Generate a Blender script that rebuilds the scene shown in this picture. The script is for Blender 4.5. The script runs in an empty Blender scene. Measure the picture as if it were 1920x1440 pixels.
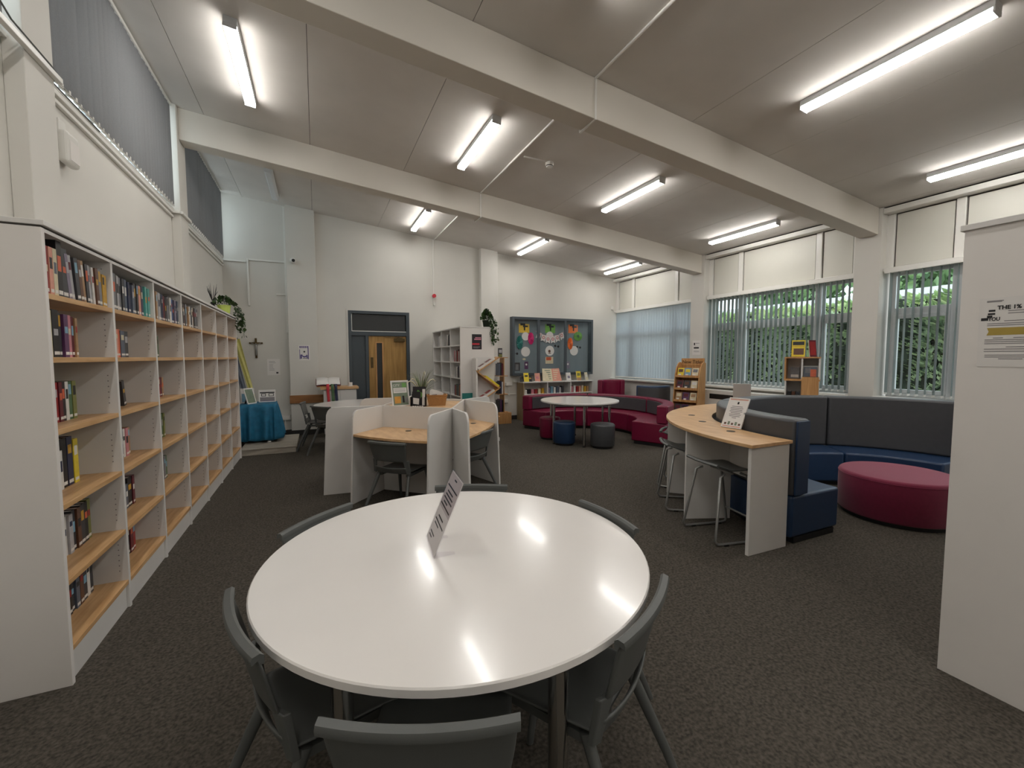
import bpy, bmesh, math, random
from mathutils import Matrix, Vector
random.seed(11)
sc = bpy.context.scene
COL = sc.collection
PI = math.pi
def rad(a): return a*PI/180
# ------------------------------------------------------------------ camera
CAM_F, CAM_YAW, CAM_PITCH, CAM_ROLL = 797.0, rad(24.65), rad(3.62), rad(0.1)
cam = bpy.data.objects.new('camera', bpy.data.cameras.new('camera')); COL.objects.link(cam)
cam.data.sensor_fit = 'HORIZONTAL'; cam.data.sensor_width = 36.0
cam.data.lens = CAM_F*36.0/1920.0; cam.data.clip_start = 0.02; cam.data.clip_end = 200
_f = Vector((math.sin(CAM_YAW)*math.cos(CAM_PITCH), math.cos(CAM_YAW)*math.cos(CAM_PITCH), -math.sin(CAM_PITCH)))
_r = Vector((math.cos(CAM_YAW), -math.sin(CAM_YAW), 0)); _d = _f.cross(_r)
_r2 = _r*math.cos(CAM_ROLL)+_d*math.sin(CAM_ROLL); _d2 = _d*math.cos(CAM_ROLL)-_r*math.sin(CAM_ROLL)
cam.matrix_world = Matrix(((_r2.x, -_d2.x, -_f.x, 0), (_r2.y, -_d2.y, -_f.y, 0), (_r2.z, -_d2.z, -_f.z, 1.5), (0, 0, 0, 1)))
sc.camera = cam
# ------------------------------------------------------------------ world, exposure
w = bpy.data.worlds.new('overcast_sky'); sc.world = w; w.use_nodes = True
_n = w.node_tree.nodes; _n['Background'].inputs['Color'].default_value = (0.86, 0.93, 1.0, 1)
_n['Background'].inputs['Strength'].default_value = 3.0
sc.view_settings.view_transform = 'Standard'; sc.view_settings.look = 'None'
sc.view_settings.exposure = 0.0; sc.view_settings.gamma = 1.0; sc.view_settings.use_curve_mapping = False
LAMP = 38.5                                     # emission of the ceiling batten diffusers
# ------------------------------------------------------------------ helpers
MATS = {}
def lin(c):
    return tuple(((v/255.0)/12.92 if v/255.0 <= 0.04045 else ((v/255.0+0.055)/1.055)**2.4) for v in c)
def mat(name, rgb, rough=0.5, var=0.06, scale=8.0, bump=0.0, bscale=60.0, metal=0.0, coat=0.0, spec=0.5, stretch=None):
    """procedural principled material: noise varies the colour and gives a fine relief"""
    if name in MATS: return MATS[name]
    m = bpy.data.materials.new(name); m.use_nodes = True; MATS[name] = m
    nt = m.node_tree; N = nt.nodes; L = nt.links; b = N['Principled BSDF']
    c = lin(rgb)
    tc = N.new('ShaderNodeTexCoord'); src = tc.outputs['Object']
    if stretch:
        mp = N.new('ShaderNodeMapping'); mp.inputs['Scale'].default_value = stretch
        L.new(src, mp.inputs['Vector']); src = mp.outputs['Vector']
    nz = N.new('ShaderNodeTexNoise'); nz.inputs['Scale'].default_value = scale; nz.inputs['Detail'].default_value = 5
    L.new(src, nz.inputs['Vector'])
    rp = N.new('ShaderNodeValToRGB')
    rp.color_ramp.elements[0].position = 0.3; rp.color_ramp.elements[1].position = 0.7
    rp.color_ramp.elements[0].color = tuple(v*(1-var) for v in c)+(1,)
    rp.color_ramp.elements[1].color = tuple(min(1, v*(1+var)) for v in c)+(1,)
    L.new(nz.outputs['Fac'], rp.inputs['Fac']); L.new(rp.outputs['Color'], b.inputs['Base Color'])
    b.inputs['Roughness'].default_value = rough; b.inputs['Metallic'].default_value = metal
    b.inputs['Specular IOR Level'].default_value = spec
    if coat: b.inputs['Coat Weight'].default_value = coat; b.inputs['Coat Roughness'].default_value = 0.08
    if bump:
        n2 = N.new('ShaderNodeTexNoise'); n2.inputs['Scale'].default_value = bscale; n2.inputs['Detail'].default_value = 3
        L.new(src, n2.inputs['Vector'])
        bp = N.new('ShaderNodeBump'); bp.inputs['Strength'].default_value = bump; bp.inputs['Distance'].default_value = 0.004
        L.new(n2.outputs['Fac'], bp.inputs['Height']); L.new(bp.outputs['Normal'], b.inputs['Normal'])
    return m
def wood(name, dark, light, scale=3.0, rough=0.42, stretch=(1, 14, 14)):
    m = mat(name, dark, rough, 0.0, scale, stretch=stretch)
    rp = [n for n in m.node_tree.nodes if n.type == 'VALTORGB'][0]
    rp.color_ramp.elements[0].color = lin(dark)+(1,); rp.color_ramp.elements[1].color = lin(light)+(1,)
    return m
def emit(name, rgb, strength):
    m = bpy.data.materials.new(name); m.use_nodes = True; N = m.node_tree.nodes
    b = N['Principled BSDF']; b.inputs['Base Color'].default_value = (0.8, 0.8, 0.8, 1)
    b.inputs['Emission Color'].default_value = lin(rgb)+(1,); b.inputs['Emission Strength'].default_value = strength
    MATS[name] = m; return m
def glass(name, tint=(1, 1, 1), gloss=0.06, rough=0.02):
    m = bpy.data.materials.new(name); m.use_nodes = True; nt = m.node_tree; N = nt.nodes
    N.remove(N['Principled BSDF']); out = N['Material Output']
    t = N.new('ShaderNodeBsdfTransparent'); t.inputs['Color'].default_value = tint+(1,)
    g = N.new('ShaderNodeBsdfGlossy'); g.inputs['Roughness'].default_value = rough
    lw = N.new('ShaderNodeLayerWeight'); lw.inputs['Blend'].default_value = 0.3
    pw = N.new('ShaderNodeMath'); pw.operation = 'POWER'; pw.inputs[1].default_value = 4.0; nt.links.new(lw.outputs['Facing'], pw.inputs[0])
    ad = N.new('ShaderNodeMath'); ad.operation = 'MULTIPLY_ADD'; ad.inputs[1].default_value = 0.45; ad.inputs[2].default_value = gloss*0.6; nt.links.new(pw.outputs[0], ad.inputs[0])
    mx = N.new('ShaderNodeMixShader'); nt.links.new(ad.outputs[0], mx.inputs['Fac'])
    nt.links.new(t.outputs['BSDF'], mx.inputs[1]); nt.links.new(g.outputs['BSDF'], mx.inputs[2])
    nt.links.new(mx.outputs['Shader'], out.inputs['Surface']); MATS[name] = m; return m
def fabric_translucent(name, rgb, trans=0.45):
    m = bpy.data.materials.new(name); m.use_nodes = True; nt = m.node_tree; N = nt.nodes
    N.remove(N['Principled BSDF']); out = N['Material Output']
    tc = N.new('ShaderNodeTexCoord'); nz = N.new('ShaderNodeTexNoise'); nz.inputs['Scale'].default_value = 120
    nt.links.new(tc.outputs['Object'], nz.inputs['Vector'])
    rp = N.new('ShaderNodeValToRGB'); c = lin(rgb)
    rp.color_ramp.elements[0].color = tuple(v*0.9 for v in c)+(1,); rp.color_ramp.elements[1].color = tuple(min(1, v*1.1) for v in c)+(1,)
    nt.links.new(nz.outputs['Fac'], rp.inputs['Fac'])
    d = N.new('ShaderNodeBsdfDiffuse'); t = N.new('ShaderNodeBsdfTranslucent')
    nt.links.new(rp.outputs['Color'], d.inputs['Color']); nt.links.new(rp.outputs['Color'], t.inputs['Color'])
    mx = N.new('ShaderNodeMixShader'); mx.inputs['Fac'].default_value = trans
    nt.links.new(d.outputs['BSDF'], mx.inputs[1]); nt.links.new(t.outputs['BSDF'], mx.inputs[2])
    nt.links.new(mx.outputs['Shader'], out.inputs['Surface']); MATS[name] = m; return m
def leafmat(name, dark, light, trans=0.25):
    m = bpy.data.materials.new(name); m.use_nodes = True; nt = m.node_tree; N = nt.nodes; b = N['Principled BSDF']
    g = N.new('ShaderNodeNewGeometry'); rp = N.new('ShaderNodeValToRGB')
    rp.color_ramp.elements[0].color = lin(dark)+(1,); rp.color_ramp.elements[1].color = lin(light)+(1,)
    nt.links.new(g.outputs['Random Per Island'], rp.inputs['Fac']); nt.links.new(rp.outputs['Color'], b.inputs['Base Color'])
    b.inputs['Roughness'].default_value = 0.45
    MATS[name] = m; return m
class MB:
    """collects shapes, build() links them as ONE mesh object"""
    def __init__(s): s.v = []; s.f = []
    def add(s, vs, fs):
        o = len(s.v); s.v += [tuple(p) for p in vs]; s.f += [tuple(i+o for i in f) for f in fs]; return s
    def box(s, x0, x1, y0, y1, z0, z1):
        return s.add([(x0, y0, z0), (x1, y0, z0), (x1, y1, z0), (x0, y1, z0), (x0, y0, z1), (x1, y0, z1), (x1, y1, z1), (x0, y1, z1)],
                     [(0, 3, 2, 1), (4, 5, 6, 7), (0, 1, 5, 4), (1, 2, 6, 5), (2, 3, 7, 6), (3, 0, 4, 7)])
    def obox(s, c, size, M=None):
        a, b, d = size[0]/2, size[1]/2, size[2]/2; M = M or Matrix.Identity(3)
        P = [Vector(c)+M @ Vector(q) for q in ((-a, -b, -d), (a, -b, -d), (a, b, -d), (-a, b, -d), (-a, -b, d), (a, -b, d), (a, b, d), (-a, b, d))]
        return s.add(P, [(0, 3, 2, 1), (4, 5, 6, 7), (0, 1, 5, 4), (1, 2, 6, 5), (2, 3, 7, 6), (3, 0, 4, 7)])
    def prism(s, poly, z0, z1):
        n = len(poly)
        return s.add([(x, y, z0) for x, y in poly]+[(x, y, z1) for x, y in poly],
                     [tuple(range(n))[::-1], tuple(range(n, 2*n))]+[(i, (i+1) % n, n+(i+1) % n, n+i) for i in range(n)])
    def plate(s, poly3, thick):
        """planar outline in 3D, extruded by thick along its normal (centred)"""
        P = [Vector(p) for p in poly3]; nrm = (P[1]-P[0]).cross(P[2]-P[0]); k = 2
        while nrm.length < 1e-9 and k+1 < len(P): k += 1; nrm = (P[1]-P[0]).cross(P[k]-P[0])
        nrm.normalize(); n = len(P)
        return s.add([p-nrm*thick/2 for p in P]+[p+nrm*thick/2 for p in P],
                     [tuple(range(n))[::-1], tuple(range(n, 2*n))]+[(i, (i+1) % n, n+(i+1) % n, n+i) for i in range(n)])
    def lathe(s, prof, c=(0, 0, 0), n=32):
        vs = []; fs = []; m = len(prof)
        for i in range(n):
            a = 2*PI*i/n
            for r, z in prof: vs.append((c[0]+r*math.cos(a), c[1]+r*math.sin(a), c[2]+z))
        for i in range(n):
            j = (i+1) % n
            for k in range(m-1): fs.append((i*m+k, j*m+k, j*m+k+1, i*m+k+1))
        fs.append(tuple(i*m for i in range(n))[::-1]); fs.append(tuple(i*m+m-1 for i in range(n)))
        return s.add(vs, fs)
    def cyl(s, c, r, z0, z1, n=24): return s.lathe([(r, z0), (r, z1)], c, n)
    def disc(s, c, r, nrm, thick, n=24, ry=None):
        """a thin round plate at c facing nrm"""
        q = Vector((0, 0, 1)).rotation_difference(Vector(nrm).normalized()).to_matrix(); ry = ry or r
        lo = [Vector(c)+q @ Vector((r*math.cos(2*PI*i/n), ry*math.sin(2*PI*i/n), -thick/2)) for i in range(n)]
        hi = [Vector(c)+q @ Vector((r*math.cos(2*PI*i/n), ry*math.sin(2*PI*i/n), thick/2)) for i in range(n)]
        return s.add(lo+hi, [tuple(range(n))[::-1], tuple(range(n, 2*n))]+[(i, (i+1) % n, n+(i+1) % n, n+i) for i in range(n)])
    def tube(s, pts, r, n=8, flat=None):
        P = [Vector(p) for p in pts]; R = r if isinstance(r, (list, tuple)) else [r]*len(P); vs = []; up = None
        for i, p in enumerate(P):
            d = (P[min(i+1, len(P)-1)]-P[max(i-1, 0)]).normalized()
            if up is None:
                up = Vector((0, 0, 1)) if abs(d.z) < 0.9 else Vector((0, 1, 0))
            a = d.cross(up)
            if a.length < 1e-4: a = d.cross(Vector((1, 0, 0)))
            a.normalize(); b = a.cross(d).normalized(); up = b
            for k in range(n):
                t = 2*PI*k/n; vs.append(p+a*R[i]*math.cos(t)*(flat or 1)+b*R[i]*math.sin(t))
        fs = []
        for i in range(len(P)-1):
            for k in range(n):
                fs.append((i*n+k, i*n+(k+1) % n, (i+1)*n+(k+1) % n, (i+1)*n+k))
        fs.append(tuple(range(n))[::-1]); fs.append(tuple((len(P)-1)*n+k for k in range(n)))
        return s.add(vs, fs)
    def ring(s, c, r0, r1, a0, a1, z0, z1, n=24):
        vs = []; fs = []
        for i in range(n+1):
            a = rad(a0+(a1-a0)*i/n); ca, sa = math.cos(a), math.sin(a)
            for r, z in ((r0, z0), (r1, z0), (r1, z1), (r0, z1)): vs.append((c[0]+r*ca, c[1]+r*sa, z))
        for i in range(n):
            for k in range(4): fs.append((i*4+k, i*4+(k+1) % 4, (i+1)*4+(k+1) % 4, (i+1)*4+k))
        fs.append((0, 1, 2, 3)); fs.append((n*4+3, n*4+2, n*4+1, n*4))
        return s.add(vs, fs)
    def grid(s, fn, nu, nv):
        vs = [fn(i/nu, j/nv) for j in range(nv+1) for i in range(nu+1)]
        return s.add(vs, [(j*(nu+1)+i, j*(nu+1)+i+1, (j+1)*(nu+1)+i+1, (j+1)*(nu+1)+i) for j in range(nv) for i in range(nu)])
    def mesh(s, name, smooth=None, recalc=True):
        me = bpy.data.meshes.new(name); me.from_pydata(s.v, [], s.f)
        if recalc:
            bm = bmesh.new(); bm.from_mesh(me); bmesh.ops.recalc_face_normals(bm, faces=bm.faces); bm.to_mesh(me); bm.free()
        if smooth is not None:
            me.polygons.foreach_set('use_smooth', [True]*len(me.polygons))
            me.set_sharp_from_angle(angle=rad(smooth))
        return me
    def build(s, name, m, parent=None, smooth=None, bevel=0, world=False, solid=0, sub=0, recalc=True, seg=2):
        if world and parent is not None:
            L = parent.matrix_basis.inverted(); s.v = [tuple(L @ Vector(p)) for p in s.v]
        org = None
        if parent is None:
            xs, ys, zs = zip(*s.v); org = Vector(((min(xs)+max(xs))/2, (min(ys)+max(ys))/2, min(zs)))
            s.v = [tuple(Vector(p)-org) for p in s.v]
        me = s.mesh(name, smooth, recalc); o = bpy.data.objects.new(name, me); COL.objects.link(o)
        if m is not None: me.materials.append(m if not isinstance(m, str) else MATS[m])
        if org is not None: o.location = org
        if parent is not None: o.parent = parent
        if solid:
            md = o.modifiers.new('solid', 'SOLIDIFY'); md.thickness = solid; md.offset = 0
        if bevel:
            md = o.modifiers.new('bevel', 'BEVEL'); md.width = bevel; md.segments = seg; md.limit_method = 'ANGLE'; md.angle_limit = rad(40)
        if sub:
            md = o.modifiers.new('sub', 'SUBSURF'); md.levels = sub; md.render_levels = sub
        return o
def tag(o, label=None, cat=None, group=None, kind=None):
    if label: o['label'] = label
    if cat: o['category'] = cat
    if group: o['group'] = group
    if kind: o['kind'] = kind
    return o
def thing(name, label, cat, loc=(0, 0, 0), rotz=0.0, group=None, rot=None):
    o = bpy.data.objects.new(name, None); COL.objects.link(o); o.empty_display_size = 0.05
    o.matrix_basis = Matrix.Translation(Vector(loc)) @ Matrix.Rotation(rotz, 4, 'Z')
    if rot: o.rotation_euler = rot
    return tag(o, label, cat, group)
def struct(name, mb, m, **k): return tag(mb.build(name, m, **k), kind='structure')
def sroot(name, loc=(0, 0, 0)):
    o = bpy.data.objects.new(name, None); COL.objects.link(o); o.location = loc; o.empty_display_size = 0.05
    o.matrix_basis = Matrix.Translation(Vector(loc)); o['kind'] = 'structure'; return o
def kids(o): return [c for c in bpy.data.objects if c.parent == o]
def copy_tree(o, parent=None, loc=None, rotz=None, label=None, group=None):
    c = o.copy(); COL.objects.link(c)
    if parent is not None: c.parent = parent
    for ch in list(o.children): copy_tree(ch, c)
    if loc is not None: c.location = loc
    if rotz is not None: c.rotation_euler = (0, 0, rotz)
    if label: c['label'] = label
    if group: c['group'] = group
    return c
def shared(name, me, parent, loc=(0, 0, 0), rot=None, scale=None):
    o = bpy.data.objects.new(name, me); COL.objects.link(o); o.parent = parent; o.location = loc
    if rot: o.rotation_euler = rot
    if scale: o.scale = scale
    return o
def lettering(txt, size, m, parent, M, name='lettering', thick=0.0008, align='LEFT', sx=1.0, bold=0.0):
    """writing as real thin letters; M places the text plane (x right, y up)"""
    cu = bpy.data.curves.new('t', 'FONT'); cu.body = txt; cu.size = size; cu.extrude = thick; cu.offset = bold; cu.align_x = align; cu.resolution_u = 3
    t = bpy.data.objects.new('t', cu); COL.objects.link(t)
    bpy.context.view_layer.update()
    me = bpy.data.meshes.new_from_object(t.evaluated_get(bpy.context.evaluated_depsgraph_get()))
    bpy.data.objects.remove(t); bpy.data.curves.remove(cu)
    me.transform(M @ Matrix.Diagonal((sx, 1, 1, 1))); me.materials.clear(); me.materials.append(MATS[m] if isinstance(m, str) else m)
    me.name = name; o = bpy.data.objects.new(name, me); COL.objects.link(o); o.parent = parent; return o
def face_matrix(origin, right, up):
    r = Vector(right).normalized(); u = Vector(up).normalized(); n = r.cross(u)
    return Matrix(((r.x, u.x, n.x, origin[0]), (r.y, u.y, n.y, origin[1]), (r.z, u.z, n.z, origin[2]), (0, 0, 0, 1)))
def ORD(i): return ['first', 'second', 'third', 'fourth', 'fifth', 'sixth', 'seventh', 'eighth', 'ninth', 'tenth', 'eleventh', 'twelfth', 'thirteenth', 'fourteenth', 'fifteenth', 'sixteenth', 'seventeenth', 'eighteenth', 'nineteenth', 'twentieth'][i]
# ------------------------------------------------------------------ materials
mat('wall_paint', (212, 209, 202), 0.75, 0.02, 2.0, 0.06, 180)
mat('ceiling_paint', (212, 207, 201), 0.85, 0.03, 3.0, 0.10, 240)
mat('beam_paint', (214, 208, 198), 0.6, 0.02, 2.0, 0.05, 150)
mat('white_gloss', (222, 220, 214), 0.3, 0.02, 3.0)
mat('laminate_white', (220, 217, 213), 0.38, 0.015, 5.0)
mat('laminate_end', (230, 225, 220), 0.42, 0.015, 5.0, 0.04, 300)
mat('tabletop_white', (232, 228, 224), 0.2, 0.01, 4.0, 0.015, 25, coat=0.2)
mat('carpet', (84, 79, 72), 0.98, 0.45, 70.0, 0.9, 420, spec=0.1)
wood('oak', (184, 140, 92), (214, 174, 126), 3.0, 0.4, (14, 1.2, 14))
wood('oak_x', (184, 140, 92), (214, 174, 126), 3.0, 0.4, (1.2, 14, 14))
wood('oak_desk', (196, 154, 108), (222, 184, 138), 2.2, 0.36, (9, 2, 9))
wood('oak_stand', (178, 128, 76), (206, 158, 104), 3.0, 0.45, (12, 12, 1.2))
wood('door_oak', (150, 112, 58), (186, 146, 84), 2.5, 0.45, (9, 9, 0.8))
wood('rail_wood', (134, 88, 48), (166, 116, 70), 3.0, 0.45, (1.2, 12, 12))
wood('oak_dull', (146, 126, 94), (168, 150, 116), 3.0, 0.5, (12, 12, 1.2))
wood('grey_plank', (150, 142, 130), (186, 178, 164), 2.5, 0.5, (1.5, 10, 10))
mat('chair_plastic', (92, 94, 92), 0.42, 0.03, 12, 0.05, 400)
mat('chair_dark', (86, 88, 86), 0.45, 0.03, 12, 0.05, 400)
mat('chrome', (200, 198, 194), 0.16, 0.02, 5, metal=1.0)
mat('steel_paint', (150, 150, 148), 0.32, 0.03, 5, metal=0.6)
mat('magenta_vinyl', (116, 15, 52), 0.36, 0.05, 20, 0.10, 260)
mat('magenta_fabric', (126, 20, 60), 0.75, 0.06, 40, 0.25, 500)
MATS['magenta_fabric'].node_tree.nodes['Principled BSDF'].inputs['Sheen Weight'].default_value = 0.22
mat('blue_vinyl', (32, 56, 88), 0.36, 0.05, 20, 0.10, 260)
mat('grey_vinyl', (72, 73, 76), 0.4, 0.05, 20, 0.10, 260)
mat('black_plastic', (22, 22, 24), 0.4, 0.1, 10)
mat('dark_grey_paint', (66, 74, 80), 0.45, 0.03, 6)
mat('dark_panel', (52, 54, 55), 0.35, 0.03, 6)
mat('skirting', (48, 46, 44), 0.5, 0.04, 6)
mat('trunking', (224, 222, 216), 0.4, 0.02, 6)
mat('upvc', (206, 210, 212), 0.35, 0.02, 6)
mat('infill_panel', (206, 204, 194), 0.45, 0.015, 2.0)
mat('seam_dark', (80, 76, 72), 0.8, 0.03, 5)
mat('paper', (226, 222, 218), 0.8, 0.01, 4)
mat('paper_tint', (196, 188, 188), 0.8, 0.01, 4)
mat('paper_grey', (176, 176, 178), 0.8, 0.01, 4)
mat('ink', (40, 38, 40), 0.8, 0.05, 10)
mat('ink_soft', (132, 128, 130), 0.8, 0.05, 10)
mat('ink_purple', (84, 72, 128), 0.8, 0.05, 10)
mat('highlight_gold', (176, 152, 74), 0.8, 0.06, 10)
mat('poster_dark', (40, 34, 38), 0.6, 0.2, 20)
mat('print_red', (196, 52, 64), 0.6, 0.1, 20)
mat('print_pink', (222, 140, 158), 0.6, 0.1, 20)
mat('print_green', (110, 160, 84), 0.6, 0.1, 20)
mat('print_sage', (120, 134, 114), 0.6, 0.2, 14)
mat('print_amber', (208, 150, 62), 0.6, 0.15, 14)
mat('print_yellow', (232, 208, 30), 0.6, 0.05, 14)
mat('teal_cloth', (26, 104, 138), 0.7, 0.18, 14, 0.3, 90)
mat('lime_pot', (196, 214, 106), 0.4, 0.03, 8)
mat('wicker', (176, 128, 78), 0.7, 0.2, 60, 0.8, 160, stretch=(1, 1, 4))
mat('soil', (44, 34, 26), 0.95, 0.2, 40)
mat('brass', (96, 80, 52), 0.35, 0.1, 10, metal=0.7)
mat('board_grey', (120, 132, 138), 0.7, 0.03, 4)
mat('path_gravel', (206, 196, 172), 0.95, 0.12, 30)
mat('earth', (92, 84, 62), 0.95, 0.2, 10)
mat('render_white', (225, 228, 228), 0.8, 0.03, 3)
mat('hedge_core', (26, 36, 22), 0.95, 0.3, 6)
mat('lawn', (150, 190, 96), 0.95, 0.2, 6)
leafmat('hedge_leaf', (52, 78, 56), (184, 206, 164))
leafmat('hedge_leaf_pale', (124, 156, 104), (204, 222, 168))
leafmat('tree_leaf', (50, 84, 50), (150, 184, 130))
leafmat('ivy_leaf', (28, 48, 22), (66, 96, 44))
leafmat('grass_leaf', (58, 70, 42), (128, 138, 100))
leafmat('pale_leaf', (206, 196, 160), (232, 224, 200))
emit('lamp_glow', (255, 252, 247), LAMP)
mat('lamp_off', (216, 218, 220), 0.5, 0.01, 5)
glass('window_glass', (0.93, 0.97, 0.96), 0.06)
glass('clear_acrylic', (0.985, 0.98, 0.99), 0.05, 0.05)
glass('case_glass', (0.98, 0.985, 0.985), 0.03, 0.03)
glass('dark_glass', (0.10, 0.11, 0.12), 0.06, 0.06)
fabric_translucent('vane_fabric', (184, 192, 198), 0.44)
fabric_translucent('vane_fabric_open', (140, 147, 145), 0.35)
fabric_translucent('vane_fabric_dark', (126, 126, 127), 0.09)
PAL = {'black': (28, 26, 28), 'charcoal': (58, 58, 62), 'grey': (120, 120, 124), 'pale grey': (176, 174, 176), 'white': (220, 216, 210),
       'cream': (212, 200, 168), 'red': (150, 38, 40), 'maroon': (96, 26, 40), 'pink': (200, 128, 136), 'orange': (206, 96, 60),
       'brown': (98, 64, 46), 'tan': (168, 132, 96), 'mustard': (196, 150, 46), 'yellow': (222, 198, 50), 'green': (74, 104, 70),
       'olive': (122, 124, 66), 'teal': (46, 130, 124), 'turquoise': (96, 170, 160), 'navy': (36, 42, 72), 'blue': (62, 96, 150),
       'sky blue': (126, 168, 190), 'lavender': (132, 122, 140), 'purple': (92, 54, 92), 'slate': (88, 96, 110), 'salmon': (216, 150, 130), 'hot pink': (214, 40, 120), 'bright yellow': (236, 196, 60), 'bright orange': (240, 124, 50), 'bright green': (112, 170, 70), 'pale yellow': (190, 184, 104)}
for k, c in PAL.items(): mat('cover_'+k.replace(' ', '_'), c, 0.4, 0.10, 25)
def CM(k): return MATS['cover_'+k.replace(' ', '_')]
# ================================================================== the room
XL, XR, YB, YN = -1.50, 7.22, 9.25, -5.60     # left wall, window line, back wall, wall behind the camera
def zc(x): return 4.30-0.1025*x
# ---- floor
struct('floor', MB().box(XL-0.1, XR+0.5, YN-0.1, YB+0.1, -0.06, 0.0), 'carpet')
# ---- ceiling: slab with the single boards under it
CEIL = sroot('ceiling')
def slope_box(mb, x0, x1, y0, y1, d0, d1):
    """box hanging under the sloped ceiling plane between depths d0 (upper) and d1 (lower)"""
    return mb.add([(x0, y0, zc(x0)-d1), (x1, y0, zc(x1)-d1), (x1, y1, zc(x1)-d1), (x0, y1, zc(x0)-d1),
                   (x0, y0, zc(x0)-d0), (x1, y0, zc(x1)-d0), (x1, y1, zc(x1)-d0), (x0, y1, zc(x0)-d0)],
                  [(0, 3, 2, 1), (4, 5, 6, 7), (0, 1, 5, 4), (1, 2, 6, 5), (2, 3, 7, 6), (3, 0, 4, 7)])
slope_box(MB(), XL-0.2, XR+0.4, YN-0.1, YB+0.1, -0.14, -0.012).build('slab', 'seam_dark', CEIL)
xs = [-1.50, -1.15, 0.0, 1.21, 2.40, 3.60, 4.80, 6.00, 7.10, 7.22]
ys = [-5.60, -2.63, 0.37, 3.36, 6.37, 9.25]
for i in range(len(xs)-1):
    for j in range(len(ys)-1):
        slope_box(MB(), xs[i]+0.0025, xs[i+1]-0.0025, ys[j], ys[j+1], -0.012, 0.0).build('board', 'ceiling_paint', CEIL)
# ---- beams (painted concrete) with columns below them
BEAMS = [(-2.63, -2.40), (0.37, 0.60), (3.37, 3.60), (6.37, 6.60)]
for i, (y0, y1) in enumerate(BEAMS):
    struct('trim_%d' % (i+20), slope_box(MB(), XL+0.09, XR-0.04, y0, y1, 0.0, 0.365), 'beam_paint', bevel=0.006)
# ---- left wall with clerestory openings above z = 3.25
wl = MB().box(XL-0.12, XL, YN, YB, 0, 3.25)
for y0, y1 in ((YN, 0.63), (3.33, 3.63), (6.30, 6.63), (9.20, YB)):
    wl.add([(XL-0.12, y0, 3.25), (XL, y0, 3.25), (XL, y1, 3.25), (XL-0.12, y1, 3.25), (XL-0.12, y0, zc(XL-0.12)), (XL, y0, zc(XL)), (XL, y1, zc(XL)), (XL-0.12, y1, zc(XL-0.12))],
           [(0, 3, 2, 1), (4, 5, 6, 7), (0, 1, 5, 4), (1, 2, 6, 5), (2, 3, 7, 6), (3, 0, 4, 7)])
struct('wall_left', wl, 'wall_paint')
def column_l(i, y0, y1):
    mb = MB().add([(XL, y0, 0), (XL+0.09, y0, 0), (XL+0.09, y1, 0), (XL, y1, 0), (XL, y0, zc(XL)), (XL+0.09, y0, zc(XL+0.09)), (XL+0.09, y1, zc(XL+0.09)), (XL, y1, zc(XL))],
                  [(0, 3, 2, 1), (4, 5, 6, 7), (0, 1, 5, 4), (1, 2, 6, 5), (2, 3, 7, 6), (3, 0, 4, 7)])
    struct('trim_%d' % i, mb, 'wall_paint', bevel=0.005)
column_l(4, 3.33, 3.63); column_l(5, 6.30, 6.63); column_l(6, 0.33, 0.63)
# ---- back wall with a door opening, pilasters
DX0, DX1, DZ = 0.60, 1.825, 2.45
wb = MB()
def wallpiece(mb, x0, x1, z0, z1=None):
    za, zb = (zc(x0), zc(x1)) if z1 is None else (z1, z1)
    mb.add([(x0, YB, z0), (x1, YB, z0), (x1, YB+0.14, z0), (x0, YB+0.14, z0), (x0, YB, za), (x1, YB, zb), (x1, YB+0.14, zb), (x0, YB+0.14, za)],
           [(0, 3, 2, 1), (4, 5, 6, 7), (0, 1, 5, 4), (1, 2, 6, 5), (2, 3, 7, 6), (3, 0, 4, 7)])
wallpiece(wb, XL-0.12, DX0, 0); wallpiece(wb, DX1, XR+0.4, 0); wallpiece(wb, DX0, DX1, DZ)
wb.box(DX0, DX1, YB+0.105, YB+0.14, 0, DZ)  # unseen backing added behind the door to stop sky light leaking through
struct('wall_back', wb, 'wall_paint')
for i, (x0, x1) in ((7, (-0.47, 0.03)), (8, (3.42, 3.83))):
    mb = MB().add([(x0, YB-0.13, 0), (x1, YB-0.13, 0), (x1, YB, 0), (x0, YB, 0), (x0, YB-0.13, zc(x0)), (x1, YB-0.13, zc(x1)), (x1, YB, zc(x1)), (x0, YB, zc(x0))],
                  [(0, 3, 2, 1), (4, 5, 6, 7), (0, 1, 5, 4), (1, 2, 6, 5), (2, 3, 7, 6), (3, 0, 4, 7)])
    struct('trim_%d' % i, mb, 'wall_paint', bevel=0.006)
# ---- wall behind the camera
wn = MB().add([(XL-0.12, YN-0.1, 0), (XR+0.4, YN-0.1, 0), (XR+0.4, YN, 0), (XL-0.12, YN, 0), (XL-0.12, YN-0.1, zc(XL)), (XR+0.4, YN-0.1, zc(XR+0.4)), (XR+0.4, YN, zc(XR+0.4)), (XL-0.12, YN, zc(XL))],
              [(0, 3, 2, 1), (4, 5, 6, 7), (0, 1, 5, 4), (1, 2, 6, 5), (2, 3, 7, 6), (3, 0, 4, 7)])
struct('wall_near', wn, 'wall_paint')
# ---- window wall: dwarf wall, columns
struct('wall_right', MB().box(XR, XR+0.3, YN, YB, 0, 0.90).box(XR, XR+0.3, YN, 0.33, 0.90, zc(XR)+0.02), 'wall_paint')
for i, (y0, y1) in ((9, (0.33, 0.65)), (10, (3.33, 3.65)), (11, (6.30, 6.63))):
    struct('trim_%d' % i, MB().box(XR-0.04, XR+0.3, y0, y1, 0, zc(XR)-0.002), 'wall_paint', bevel=0.006)
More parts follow.
